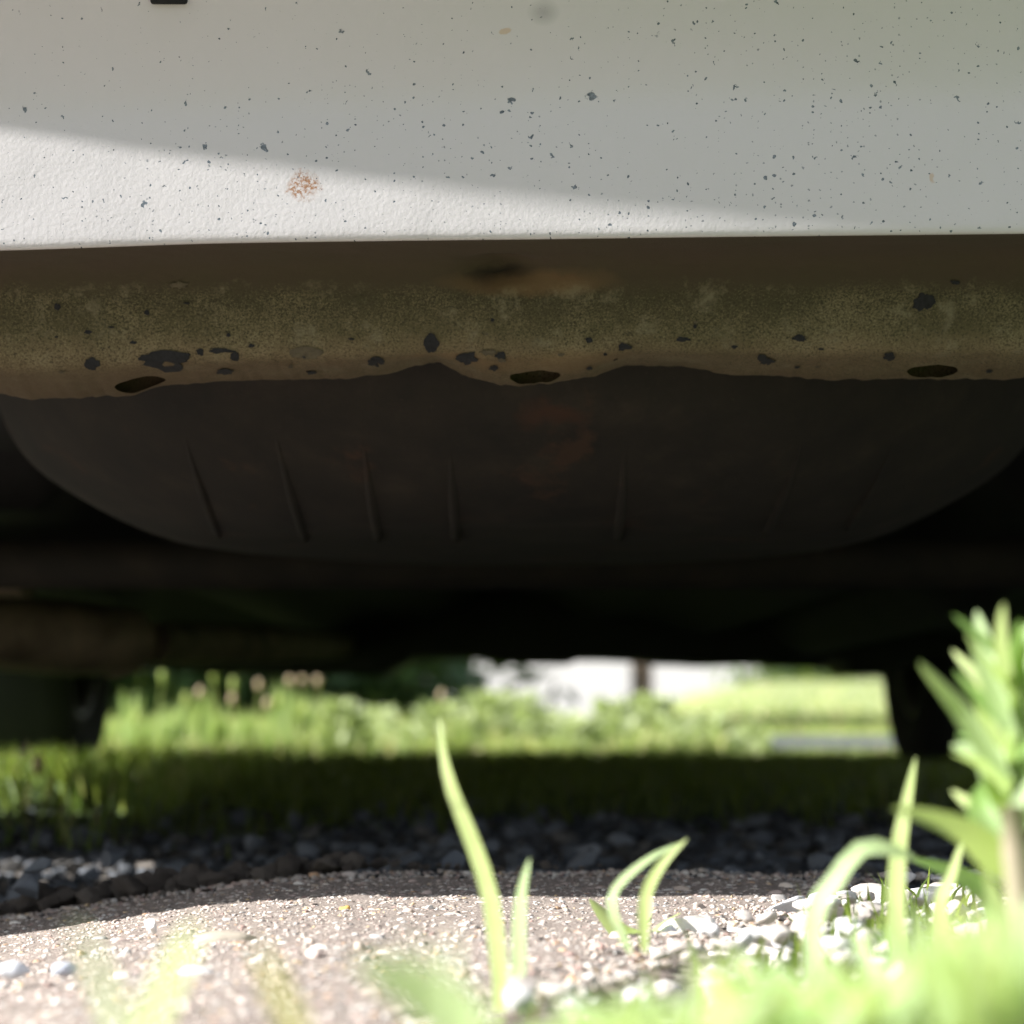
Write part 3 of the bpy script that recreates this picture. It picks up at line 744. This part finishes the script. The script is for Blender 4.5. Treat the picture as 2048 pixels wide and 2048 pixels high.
for sx in (-1, 1):
    part('tail_lamp', bbox_mesh('tail_lamp', (CAR.x + sx * .66 - .07, 1.10, .68), (CAR.x + sx * .66 + .07, 1.15, .90), .015), MAT['lamp'])
    part('wheel_housing', mesh('wheel_housing', [(sx * (.50 + .34 * i) + CAR.x, 4.45 + .385 * math.cos(a), .29 + .385 * math.sin(a)) for i in (0, 1) for a in np.linspace(-.3, math.pi + .3, 30)], grid_faces(2, 30)), MAT['under'])
    part('wheel_housing', mesh('wheel_housing', [(sx * (.53 + .31 * i) + CAR.x, 2.22 + .385 * math.cos(a), .29 + .385 * math.sin(a)) for i in (0, 1) for a in np.linspace(0, math.pi, 30)], grid_faces(2, 30)), MAT['under'])
# black block standing in for the dark slot atop the white panel
bvb = BVHTree.FromPolygons([Vector(v) for v in BV], BFc.tolist())
hit, nrm, _, _ = bvb.ray_cast(CP, ray(338, -8))
bm = bmesh.new(); bmesh.ops.create_cube(bm, size=1)
for v in bm.verts: v.co = Vector((v.co.x * .0165, v.co.y * .004, v.co.z * .0072)) 
bmesh.ops.bevel(bm, geom=bm.edges[:], offset=.0014, segments=3, profile=.5, affect='EDGES')
sme = from_bm('dark_slot', bm); so_ = link('dark_slot', sme, car, MAT['rubber']); so_.location = hit - CAR

# ------------------------------------------------------------------ lawn
def blades(name, spots, parent=None, mat=None, nseg=3, **k):
    """spots: arrays x,y,z,height,width,yaw,lean,colour(n,3)"""
    x, y, z, h, wd, yaw, lean, col = spots; n = len(x)
    dx, dy = np.cos(yaw), np.sin(yaw); la = rng.uniform(0, 6.283, n); lx, ly = np.cos(la) * lean, np.sin(la) * lean
    Vs = []
    for i in range(nseg):
        f = i / nseg; ww = wd * (1 - f ** 1.6) * .5
        cx, cy, cz = x + lx * h * f * f, y + ly * h * f * f, z + h * f * (1 - .25 * lean * f)
        Vs += [np.stack([cx - dx * ww, cy - dy * ww, cz], 1), np.stack([cx + dx * ww, cy + dy * ww, cz], 1)]
    Vs.append(np.stack([x + lx * h, y + ly * h, z + h * (1 - .25 * lean)], 1))
    m = 2 * nseg + 1
    V = np.stack(Vs, 1).reshape(-1, 3); b = np.arange(n)[:, None] * m
    T = []
    for i in range(nseg - 1):
        T += [b + np.array([[2 * i, 2 * i + 1, 2 * i + 3]]), b + np.array([[2 * i, 2 * i + 3, 2 * i + 2]])]
    T.append(b + np.array([[2 * nseg - 2, 2 * nseg - 1, 2 * nseg]]))
    return link(name, mesh(name, V, np.vstack(T), attr=np.repeat(col, m, 0)), parent, mat, **k)
MAT['grass'] = leaf_mat('grass_leaf', None, .42, True)
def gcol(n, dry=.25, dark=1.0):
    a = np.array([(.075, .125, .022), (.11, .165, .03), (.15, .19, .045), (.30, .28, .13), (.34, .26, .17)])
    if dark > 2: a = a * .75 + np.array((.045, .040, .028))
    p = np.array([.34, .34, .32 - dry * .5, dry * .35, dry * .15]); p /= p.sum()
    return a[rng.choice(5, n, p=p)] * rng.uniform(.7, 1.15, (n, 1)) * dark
def lawn(name, n, y0, y1, hlo, hhi, wlo, whi, label, xr=(-.24, .24), pad=.15, dry=.25, dens=None, lean=.7, hf=None, bright=1.0):
    y = np.sqrt(rng.uniform(y0 * y0, y1 * y1, n)) if y1 < 12 else np.exp(rng.uniform(math.log(y0), math.log(y1), n))
    x = rng.uniform(xr[0], xr[1], n) * y + rng.uniform(-pad, pad, n)
    if dens is not None:
        kp = np.array([dens(a, b) for a, b in zip(x, y)]); x, y = x[kp], y[kp]; n = len(x)
    z = np.array([ground_z(a, b) for a, b in zip(x, y)]) - .003
    h = rng.uniform(hlo, hhi, n) * (np.array([hf(a, b) for a, b in zip(x, y)]) if hf else 1)
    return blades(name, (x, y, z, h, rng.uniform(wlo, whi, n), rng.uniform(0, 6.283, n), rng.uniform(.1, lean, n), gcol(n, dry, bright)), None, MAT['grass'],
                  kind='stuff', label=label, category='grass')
def edge_fade(a, b): return a > -.36 - .1 * fbm(a, b, 5, 1) and rng.random() < float(sstep(2.15, 2.75, b + .35 * fbm(a, b, 2.5, 3) + .5 * max(0, -a - .25)))
lawn('shade_toned_grass', 15000, 1.9, 5.4, .022, .050, .003, .006, 'short grass under the car, coloured dark for the shade', (-.26, .26), .25, .15, edge_fade,
     hf=lambda a, b: 1.25 if a < -.35 * b / 2 else .8, bright=.42)  # shade under the car is put into this darker grass colour
lawn('sun_toned_grass', 5000, 1.95, 5.4, .03, .062, .003, .006, 'grass beside the left wheels, coloured brighter for the sun reaching under the car', (-.26, -.05), .25, .3,
     lambda a, b: a < -.34 and rng.random() < float(sstep(1.95, 2.3, b)), bright=1.2)  # sun on the left patch is put into this lighter grass colour
def clump(a, b):
    px = a / b * F + 1024
    k = .66 + .42 * max(0, fbm(a, b, 2.2, 9)) + .3 * fbm(a, b, 6, 4)
    k *= .40 if px < 800 else (.42 if px < 1450 else .12)
    k *= .55 + 1.1 * max(0, .5 + fbm(a, b, 4.0, 6))
    return max(.25 if px < 1450 else .08, k)
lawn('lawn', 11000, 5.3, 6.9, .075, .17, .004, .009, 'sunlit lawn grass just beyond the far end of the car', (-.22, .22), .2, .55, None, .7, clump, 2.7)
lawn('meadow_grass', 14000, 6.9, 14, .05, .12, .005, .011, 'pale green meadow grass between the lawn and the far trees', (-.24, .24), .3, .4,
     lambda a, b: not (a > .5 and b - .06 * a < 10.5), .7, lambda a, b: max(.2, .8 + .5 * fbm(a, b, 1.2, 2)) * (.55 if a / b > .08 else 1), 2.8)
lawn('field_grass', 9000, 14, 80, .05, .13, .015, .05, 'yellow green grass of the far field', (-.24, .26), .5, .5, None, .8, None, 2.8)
# seed stalks standing above the lawn
MAT['stalk'] = leaf_mat('stalk_green', ((.34, .42, .14), (.46, .50, .20)), .3)
MAT['seed'] = leaf_mat('seed_head_tan', ((.62, .44, .30), (.75, .60, .42)), .3)
MAT['seedg'] = leaf_mat('seed_head_green', ((.34, .44, .10), (.50, .56, .18)), .3)
HV, HF = lump_round(5, 2)
for i, (px, py, Y, g) in enumerate([(325, 1352, 5.5, 1), (428, 1352, 5.6, 1), (467, 1370, 5.6, 1), (400, 1385, 5.5, 0), (518, 1370, 5.7, 0), (580, 1362, 5.7, 0), (606, 1360, 5.7, 0), (636, 1362, 5.6, 0),
                                    (465, 1398, 5.5, 0), (535, 1408, 5.6, 0), (275, 1435, 5.5, 1), (883, 1390, 5.9, 0), (76, 1530, 2.9, 0), (180, 1535, 4.6, 1), (232, 1540, 4.7, 1), (1760, 1505, 6.2, 0), (1458, 1512, 5.8, 0), (372, 1400, 5.5, 1), (560, 1400, 5.6, 1), (610, 1420, 5.6, 1)]):
    p = P(px, py, Y); gz = ground_z(p.x, Y) - .004
    lab = ('yellow green seed stalk in the sunlit grass left of centre beyond the car' if g else 'tan headed seed stalk rising above the sunlit grass beyond the car')
    o = thing('seed_stalk', lab, 'grass stalk', (p.x + .01 * (i % 3 - 1), Y, gz), 'green seed stalks' if g else 'tan seed stalks')
    hh = p.z - gz; dx = .01 * (1 - i % 3)
    link('stem', mesh('stem', *tube([(0, 0, 0), (dx * .3, 0, hh * .5), (dx, 0, hh)], [.0028, .0022, .0018], 6)), o, MAT['stalk'])
    hm = mesh('seed_head', HV * np.array((.008, .008, .017 if g else .012)) + np.array((dx, 0, hh)), HF); link('seed_head', hm, o, MAT['seedg' if g else 'seed'])

# bushy weeds and tall grass tufts in the sunlit strip beyond the car
MAT['mweed'] = leaf_mat('meadow_weed_leaf', ((.40, .48, .25), (.58, .62, .40)), .35, nscale=25)
MAT['mweed2'] = leaf_mat('meadow_weed_green', ((.26, .38, .14), (.44, .52, .22)), .4, nscale=25)
def bush_mesh(seed, n, hgt, rad, llen, lw, upright):
    g = np.random.default_rng(seed); V, Fs = [], []
    for i in range(n):
        f = g.random() ** .8; a = g.uniform(0, 6.283); rr = rad * math.sqrt(g.random()) * (1 - .5 * f)
        p = np.array((rr * math.cos(a), rr * math.sin(a), hgt * f * .8 + .004))
        a2 = a + g.normal(0, .6); d = np.array((math.cos(a2) * (1 - upright), math.sin(a2) * (1 - upright), upright + .3 * g.random())); d /= np.linalg.norm(d)
        if upright > .8: p[2] = 0.0
        L1 = llen * g.uniform(.6, 1.25); sd_ = np.cross(d, g.normal(size=3)); sd_ /= np.linalg.norm(sd_); b = len(V)
        for q, ww in ((0, .3), (.35, 1), (.7, .75), (1, .05)):
            c = p + d * L1 * q + np.array((0, 0, -.25 * L1 * q * q * (1 - upright)))
            V += [c - sd_ * lw * ww * .5, c + sd_ * lw * ww * .5]
        Fs += [(b + 2 * k, b + 2 * k + 1, b + 2 * k + 3, b + 2 * k + 2) for k in range(3)]
    return mesh('foliage', V, Fs)
BUSH = [bush_mesh(1, 130, .105, .055, .035, .014, .45), bush_mesh(2, 150, .125, .06, .04, .015, .5), bush_mesh(3, 120, .085, .06, .035, .016, .35), bush_mesh(4, 60, .16, .03, .17, .0075, .9), bush_mesh(5, 70, .15, .035, .15, .007, .88)]
STEMS = {}
for kx_, hh_ in ((0, .1), (1, .12), (2, .08)):
    V, Fc = [], []
    for q in range(5):
        a = q * 1.256; v2, f2 = tube([(0, 0, -.005), (.015 * math.cos(a), .015 * math.sin(a), hh_ * .5), (.03 * math.cos(a), .03 * math.sin(a), hh_ * .95)], [.0024, .002, .001], 5)
        Fc += [tuple(i + len(V) for i in f) for f in f2]; V += v2
    STEMS[kx_] = mesh('stem', V, Fc)
for me in BUSH[:3]: me.materials.append(MAT['mweed'])
for me in BUSH[3:]: me.materials.append(MAT['mweed2'])
for m_ in STEMS.values(): m_.materials.append(MAT['stalk'])
rb = random.Random(5)
for i in range(46):
    px = 640 + 900 * (i + rb.random()) / 46; Y = rb.uniform(5.55, 7.4); x = (px - 1024) / F * Y; k = rb.randrange(3)
    o = thing('meadow_weed', ['pale bushy weed of medium height in the sunlit band beyond the car', 'tall pale bushy weed in the sunlit band beyond the car', 'low spreading pale weed in the sunlit band beyond the car'][k], 'weed', (x, Y, ground_z(x, Y)), 'bushy weeds beyond the car')
    sc = (.45 + .85 * rb.random() ** 1.5) * (1 if px < 1460 else .6); o.scale = (sc, sc, sc); o.rotation_euler.z = rb.uniform(0, 6.3)
    link('foliage', BUSH[k], o); link('stem', STEMS[k], o)
for i in range(26):
    px = 215 + 480 * (i + rb.random()) / 26; Y = rb.uniform(5.45, 6.3); x = (px - 1024) / F * Y
    o = thing('grass_tuft', 'tall sunlit tuft of long grass among the seed stalks', 'grass', (x, Y, ground_z(x, Y) - .004), 'tall grass tufts among the seed stalks')
    sc = (.4 + .62 * rb.random() ** 1.3) * float(np.interp(px, [215, 300, 520, 640, 700], [.55, 1.0, 1.05, .9, .6])); o.scale = (sc, sc, sc); o.rotation_euler.z = rb.uniform(0, 6.3); link('foliage', BUSH[3 + i % 2], o)

# ------------------------------------------------------------------ weeds in the foreground
def leaf_mesh(name, pts, wid, fold=.25, face=None, tip=True, n=14, shape='lance', off=(0, 0, 0)):
    """ribbon leaf through 3-D points with a folded midrib"""
    pts = [np.array(p) for p in pts]
    if len(pts) > 2: C = cat(pts, max(2, n // (len(pts) - 1)))
    else: C = np.array([pts[0] * (1 - k / n) + pts[1] * k / n for k in range(n + 1)])
    N = len(C); V = []
    for i in range(N):
        f = i / (N - 1)
        d = C[min(i + 1, N - 1)] - C[max(i - 1, 0)]; d /= (np.linalg.norm(d) + 1e-9)
        view = np.array(face if face is not None else (-.75, -.75, .35)); view = view / np.linalg.norm(view)
        sd = np.cross(d, view); sd /= (np.linalg.norm(sd) + 1e-9); nr_ = np.cross(sd, d)
        if shape == 'lance': ww = wid * .5 * (max(.0, math.sin(math.pi * min(1, (.06 + .94 * f)) ** .75))) ** .8
        elif shape == 'blade': ww = wid * .5 * (1 - f ** 3.0) * (.75 + .25 * min(1, f * 4))
        else: ww = wid * .5 * (.3 + .7 * math.sin(math.pi * f ** .6))
        c = C[i] - np.array(off)
        V += [c - sd * ww + nr_ * ww * fold, c - sd * ww * .5 + nr_ * ww * fold * .35, c, c + sd * ww * .5 + nr_ * ww * fold * .35, c + sd * ww + nr_ * ww * fold]
    return mesh(name, V, grid_faces(N, 5))
MAT['blade'] = leaf_mat('bright_blade', ((.42, .52, .20), (.50, .58, .26)), .5, nscale=90)
MAT['weed'] = leaf_mat('weed_leaf', ((.42, .56, .28), (.52, .64, .36)), .5, nscale=70)
MAT['weed2'] = leaf_mat('weed_leaf_deep', ((.16, .29, .08), (.26, .40, .13)), .45, nscale=70)
MAT['ylw'] = leaf_mat('yellowing_leaf', ((.42, .42, .14), (.50, .46, .20)), .5, nscale=70)
MAT['stem'] = leaf_mat('pale_stem', ((.36, .34, .22), (.44, .36, .28)), .3, nscale=60)
MAT['gstem'] = leaf_mat('green_stem', ((.16, .26, .05), (.25, .34, .09)), .35, nscale=60)
def base_of(px, Y):
    x = (px - 1024) / F * Y; return Vector((x, Y, (slab_z(x, Y) if x < slab_right(Y) else ground_z(x, Y)) - .004))
def single(name, pts, wpx, Y, label, mat='blade', cat_='grass blade', shape='blade', fold=.25, dY=0.0, group=None, face=None, root=True):
    Ys = [Y + dY * k / (len(pts) - 1) for k in range(len(pts))]
    W = [P(a, b, q) for (a, b), q in zip(pts, Ys)]
    if root: 
        b = base_of(pts[0][0], Y)
        if W[0].z > b.z + .003: W = [b] + W
    me = leaf_mesh(name, W, wpx * Y / F, fold, face, shape=shape, off=W[0])
    o = link(name, me, None, MAT[mat], label=label, category=cat_, group=group); o.location = W[0]; return o
single('tall_grass', [(1002, 1955), (985, 1800), (950, 1690), (906, 1580), (886, 1500), (880, 1430)], 44, .74, 'tall bright green grass blade rising from the slab in front of the car', dY=.02)
single('grass_sprout', [(1040, 1890), (1045, 1790), (1060, 1715)], 40, .76, 'short blunt grass blade beside the tall bright blade', 'weed', group=None)
def plant(name, label, cat_, px, Y, stem, leaves, stem_r=4, smat='gstem', group=None, leafname='leaf'):
    b = base_of(px, Y); o = thing(name, label, cat_, b, group)
    if stem:
        pts = [b] + [P(a, c, Y) for a, c in stem]
        n = len(pts); link('stem', mesh('stem', *tube([p - b for p in pts], [stem_r * Y / F * (1 - .35 * i / (n - 1)) for i in range(n)], 10)), o, MAT[smat])
    for (pts, wpx, mat, shape, dy) in leaves:
        W = [P(a, c, Y + dy * i / (len(pts) - 1)) for i, (a, c) in enumerate(pts)]
        link(leafname, leaf_mesh(leafname, W, wpx * (1.0 if name == 'low_weed' else 1.1) * Y / F, .3, (random.uniform(-1.2, -.2), -.8, random.uniform(.2, 1.0)), shape=shape, off=b), o, MAT[mat])
    return o
L, Bl = 'lance', 'blade'
plant('two_bladed_grass', 'pair of arching grass blades standing at the slab shade line', 'grass', 1290, .80, [], [
    ([(1262, 1905), (1225, 1800), (1290, 1725), (1372, 1682)], 24, 'weed', L, .01), ([(1290, 1905), (1292, 1800), (1325, 1730), (1376, 1676)], 26, 'blade', L, -.01)])
plant('leafy_sprout', 'young sprout with spread narrow leaves beside the white limestone', 'weed', 1262, 1.0, [(1266, 1930), (1285, 1880), (1292, 1800)], [
    ([(1290, 1895), (1240, 1860), (1178, 1796)], 40, 'weed', L, -.02), ([(1285, 1898), (1230, 1885), (1158, 1873)], 26, 'weed2', L, -.01), ([(1292, 1890), (1325, 1850), (1362, 1826)], 24, 'weed', L, .02),
    ([(1285, 1900), (1305, 1910), (1310, 1930)], 22, 'weed', L, .0), ([(1293, 1850), (1300, 1820), (1303, 1790)], 16, 'weed', L, .01)], 5)
# tall weed on the right
wl_ = [([(2018, 1560), (1930, 1420), (1838, 1322)], 62, 'weed', L, -.02), ([(1998, 1590), (1975, 1520), (1902, 1490)], 52, 'weed', L, .01),
       ([(2060, 1770), (1920, 1670), (1783, 1618)], 70, 'blade', L, -.03), ([(2040, 1750), (1960, 1690), (1930, 1640)], 40, 'ylw', L, .02),
       ([(1990, 1700), (1965, 1620), (1972, 1560)], 56, 'weed2', L, .01), ([(2030, 1480), (1990, 1380), (1944, 1290)], 50, 'weed', L, -.01),
       ([(2025, 1430), (1985, 1330), (1952, 1220)], 44, 'weed', L, .01), ([(2030, 1400), (2012, 1300), (2008, 1206)], 56, 'blade', L, -.015), ([(2040, 1420), (2050, 1320), (2075, 1230)], 54, 'weed', L, .0),
       ([(2032, 1380), (2040, 1310), (2040, 1240)], 44, 'weed2', L, -.01), ([(2030, 1520), (2000, 1440), (1985, 1360)], 50, 'weed', L, .01), ([(2040, 1560), (2090, 1450), (2150, 1380)], 60, 'weed', L, -.01),
       ([(2050, 1650), (2110, 1560), (2200, 1520)], 60, 'weed', L, -.02), ([(2030, 1460), (2060, 1380), (2100, 1300)], 50, 'weed', L, .01), ([(2020, 1500), (1975, 1430), (1958, 1360)], 40, 'blade', L, .015)]
rw = random.Random(3)
for k in range(26):
    yy_ = 1250 + 560 * k / 26; sd2 = -1 if k % 2 else 1; ln = rw.uniform(60, 130)
    wl_.append(([(2028, yy_ + 60), (2028 + sd2 * ln * .5, yy_ + rw.uniform(-10, 30)), (2028 + sd2 * ln, yy_ - rw.uniform(10, 70))], rw.uniform(18, 34), rw.choice(['weed', 'blade', 'weed', 'weed2']), L, rw.uniform(-.03, .03)))
plant('tall_weed', 'tall leafy weed with a pale stem standing in front of the right wheel', 'weed', 2035, .66, [(2032, 1900), (2024, 1700), (2024, 1560), (2030, 1420), (2034, 1330)], wl_, 20, 'gstem')
plant('pale_stalk', 'thick pale pinkish stalk beside the tall leafy weed', 'weed', 2050, .60, [(2050, 1850), (2030, 1700), (2026, 1610)], [([(2030, 1640), (2050, 1600), (2080, 1570)], 40, 'weed', L, 0)], 34, 'stem')
single('upright_blade', [(1795, 1830), (1800, 1700), (1816, 1600), (1832, 1512)], 46, .76, 'straight upright grass blade left of the tall weed', 'blade')
single('bent_blade', [(1630, 1850), (1668, 1770), (1722, 1700), (1785, 1700), (1838, 1722)], 52, .70, 'broad dull blade bent over beside the upright blade', 'weed')
single('dark_leaf', [(1990, 1830), (1960, 1775), (1890, 1738), (1815, 1716)], 44, .80, 'dark green leaf pointing at the bent blade', 'weed2', shape='lance')
single('slim_blade', [(1880, 1830), (1905, 1750), (1932, 1660)], 36, .78, 'slim light green blade between the upright blade and the tall weed', 'blade')
# near, strongly blurred leaves
single('wide_grass_leaf', [(300, 2120), (330, 2000), (372, 1900), (398, 1850)], 95, .36, 'wide pale green blade leaning right over the slab', 'blade')
single('wide_grass_leaf', [(600, 2120), (570, 2010), (535, 1930), (505, 1885)], 66, .36, 'yellowing blade leaning left over the slab', 'ylw')
single('wide_grass_leaf', [(240, 2120), (205, 1960), (150, 1850)], 60, .33, 'thin ghostly green blade at the low side of the slab', 'weed')
single('near_leaf', [(960, 2110), (880, 2010), (790, 1955), (705, 1918)], 120, .36, 'broad mint green leaf spreading over the slab edge', 'weed', 'leaf', 'lance')
single('wide_grass_leaf', [(910, 2090), (870, 1960), (800, 1870)], 46, .34, 'slim green blade crossing behind the broad mint leaf', 'weed')
single('wide_grass_leaf', [(905, 2060), (900, 1950), (905, 1870)], 40, .35, 'short upright blade next to the broad mint leaf', 'weed')
r = random.Random(11)
for i in range(34):
    px = 1080 + 1080 * (i + r.random()) / 34; Y = r.uniform(.30, .52)
    top = np.interp(px, [1080, 1300, 1600, 1800, 2050], [1990, 1950, 1900, 1830, 1760]) + r.uniform(-30, 80)
    lv = []
    for k in range(r.randint(6, 10)):
        a = r.uniform(-150, 150); tp = top + r.uniform(0, 130)
        lv.append(([(px + r.uniform(-14, 14), 2160), (px + a * .35, (tp + 2160) / 2 - 20), (px + a, tp)], r.uniform(34, 78), r.choice(['weed', 'weed', 'blade', 'weed2', 'weed', 'ylw' if k == 0 and i % 5 == 0 else 'weed']), r.choice([L, L, Bl]), r.uniform(-.04, .04)))
    plant('low_weed', 'low weed with %s leaves in the blurred green tuft before the white stones' % ('some yellowing' if any(q[2] == 'ylw' for q in lv) else 'some dark green' if any(q[2] == 'weed2' for q in lv) else 'only pale green'), 'weed', px, Y, [], lv, group='low weeds in front of the stones')
def right_front(a, b): return a > slab_right(b) + .03
lawn('foreground_grass', 900, .62, 1.15, .012, .035, .003, .005, 'small green grass sprouting between the stones on the right', (.0, .24), .02, .1, right_front)

# ------------------------------------------------------------------ trees
MAT['bark'] = plain('bark', (.13, .095, .065), .95, .45, 9, 0, (14, .9, .05))
MAT['bark_pale'] = plain('bark_pale', (.45, .33, .24), .95, .4, 9, 0, (14, .9, .05))
MAT['tdark'] = leaf_mat('dark_foliage', ((.022, .060, .026), (.045, .095, .035)), .2, nscale=1.5)
MAT['tmid'] = leaf_mat('mid_foliage', ((.045, .085, .02), (.09, .14, .035)), .3, nscale=1.2)
MAT['tfar'] = leaf_mat('far_foliage', ((.045, .085, .035), (.09, .13, .055)), .3, nscale=.5)
def crown_mesh(seed, rx_, rz_, zc, nclump, per, leaf, low=0.0):
    g = np.random.default_rng(seed)
    d = g.normal(size=(nclump, 3)); d /= np.linalg.norm(d, axis=1)[:, None]
    cl = d * (g.uniform(.35, 1.0, (nclump, 1)) ** .6) * np.array((rx_, rx_, rz_)) * g.uniform(.8, 1.12, (nclump, 1)) + np.array((0, 0, zc))
    cl[:, 2] = low + np.abs(cl[:, 2] - low)
    c = np.repeat(cl, per, 0) + g.normal(scale=.16 * rx_, size=(nclump * per, 3)) * np.array((1, 1, .8)); c[:, 2] = low * .5 + np.abs(c[:, 2] - low * .5)
    n = len(c); a = g.normal(size=(n, 3)); a /= np.linalg.norm(a, axis=1)[:, None]
    b = np.cross(a, g.normal(size=(n, 3))); b /= np.linalg.norm(b, axis=1)[:, None]
    s = leaf * g.uniform(.6, 1.3, (n, 1))
    V = np.stack([c - a * s, c + b * s * .45, c + a * s, c - b * s * .45], 1).reshape(-1, 3)
    return mesh('crown', V, np.arange(n * 4).reshape(n, 4), smooth=False)
def tree(x, y, name, label, hgt, tr, crown, mat, bark='bark', group=None, splay=.15):
    z = ground_z(x, y); o = thing(name, label, 'tree', (x, y, z - .02), group)
    pts = [(0, 0, -.05), (.01, 0, hgt * .03), (.02 * hgt * splay, 0, hgt * .2), (.1 * splay * hgt, .05, hgt * .45), (.12 * splay * hgt, 0, hgt * .8)]
    V, Fc = tube(pts, [tr * 1.5, tr * 1.08, tr, tr * .7, tr * .2], 14)
    V = [Vector(v) for v in V]; Fc = list(Fc)
    for k in range(6):
        a = k * 2.4; h0 = hgt * (.3 + .08 * k); L_ = hgt * .28
        p0 = Vector((.06 * splay * hgt, 0, h0)); e = p0 + Vector((math.cos(a) * L_, math.sin(a) * L_, L_ * .6))
        v2, f2 = tube([p0, p0.lerp(e, .5) + Vector((0, 0, .05 * L_)), e], [tr * .45, tr * .28, tr * .08], 8)
        bb = len(V); V += v2; Fc += [tuple(i + bb for i in f) for f in f2]
    link('trunk', mesh('trunk', V, Fc), o, MAT[bark])
    link('crown', crown, o, mat); return o
darkA = crown_mesh(1, 2.1, 3.6, 1.2, 420, 30, .11, .03); darkB = crown_mesh(2, 2.4, 4.4, 1.4, 420, 30, .12, .03)
darkC = crown_mesh(3, 3.2, 4.0, 5.2, 300, 26, .14, 1.6)
farA = crown_mesh(4, 3.6, 6.2, 2.3, 300, 24, .24, .05); farB = crown_mesh(5, 4.4, 7.2, 2.6, 300, 24, .27, .05)
hi = crown_mesh(6, 3.0, 2.6, 5.6, 240, 22, .14, 3.2)
# dark shrubby trees by the opening, unseen row added further left to shade them
for (x, y, c, lab) in [(-2.12, 19.0, darkA, 'dark bushy tree whose branches reach the grass just left of the sky gap'), (-4.6, 20.5, darkB, 'tall dark bushy tree behind the seed stalks'),
                       (-6.9, 18.5, darkA, 'dark bushy tree seen past the left front wheel'), (-9.8, 19.5, darkB, 'unseen dark row tree added on the left to shade the bushy trees'),
                       (-13.2, 18.0, darkB, 'outer unseen dark row tree added on the left for shade')]:
    tree(x, y, 'bushy_tree', lab, 5.2, .12, c, MAT['tdark'], group=None)
tree(-5.4, 14.0, 'added_shade_tree', 'taller unseen dark tree added to shade the bushy trees from the left', 9.5, .16, darkC, MAT['tdark'])  # out of view, added to keep the sun off the bushy trees
tree(1.03, 20.0, 'lone_tree', 'lone tree with a slim brown trunk standing against the bright sky', 7.6, .085, hi, MAT['tmid'], 'bark_pale', splay=-.06)
for i, (x, y, c) in enumerate([(11.9, 84, farB), (15.2, 80, farA), (19.0, 83, farB), (24, 86, farB), (30, 84, farA)]):
    tree(x, y, 'far_tree', ['pale green tree at the left end of the tree line above the far field', 'second pale tree of the tree line above the far field', 'third pale tree of the tree line above the far field',
         'fourth pale tree of the tree line above the far field', 'last pale tree of the tree line above the far field'][i], 9, .2, c, MAT['tfar'])
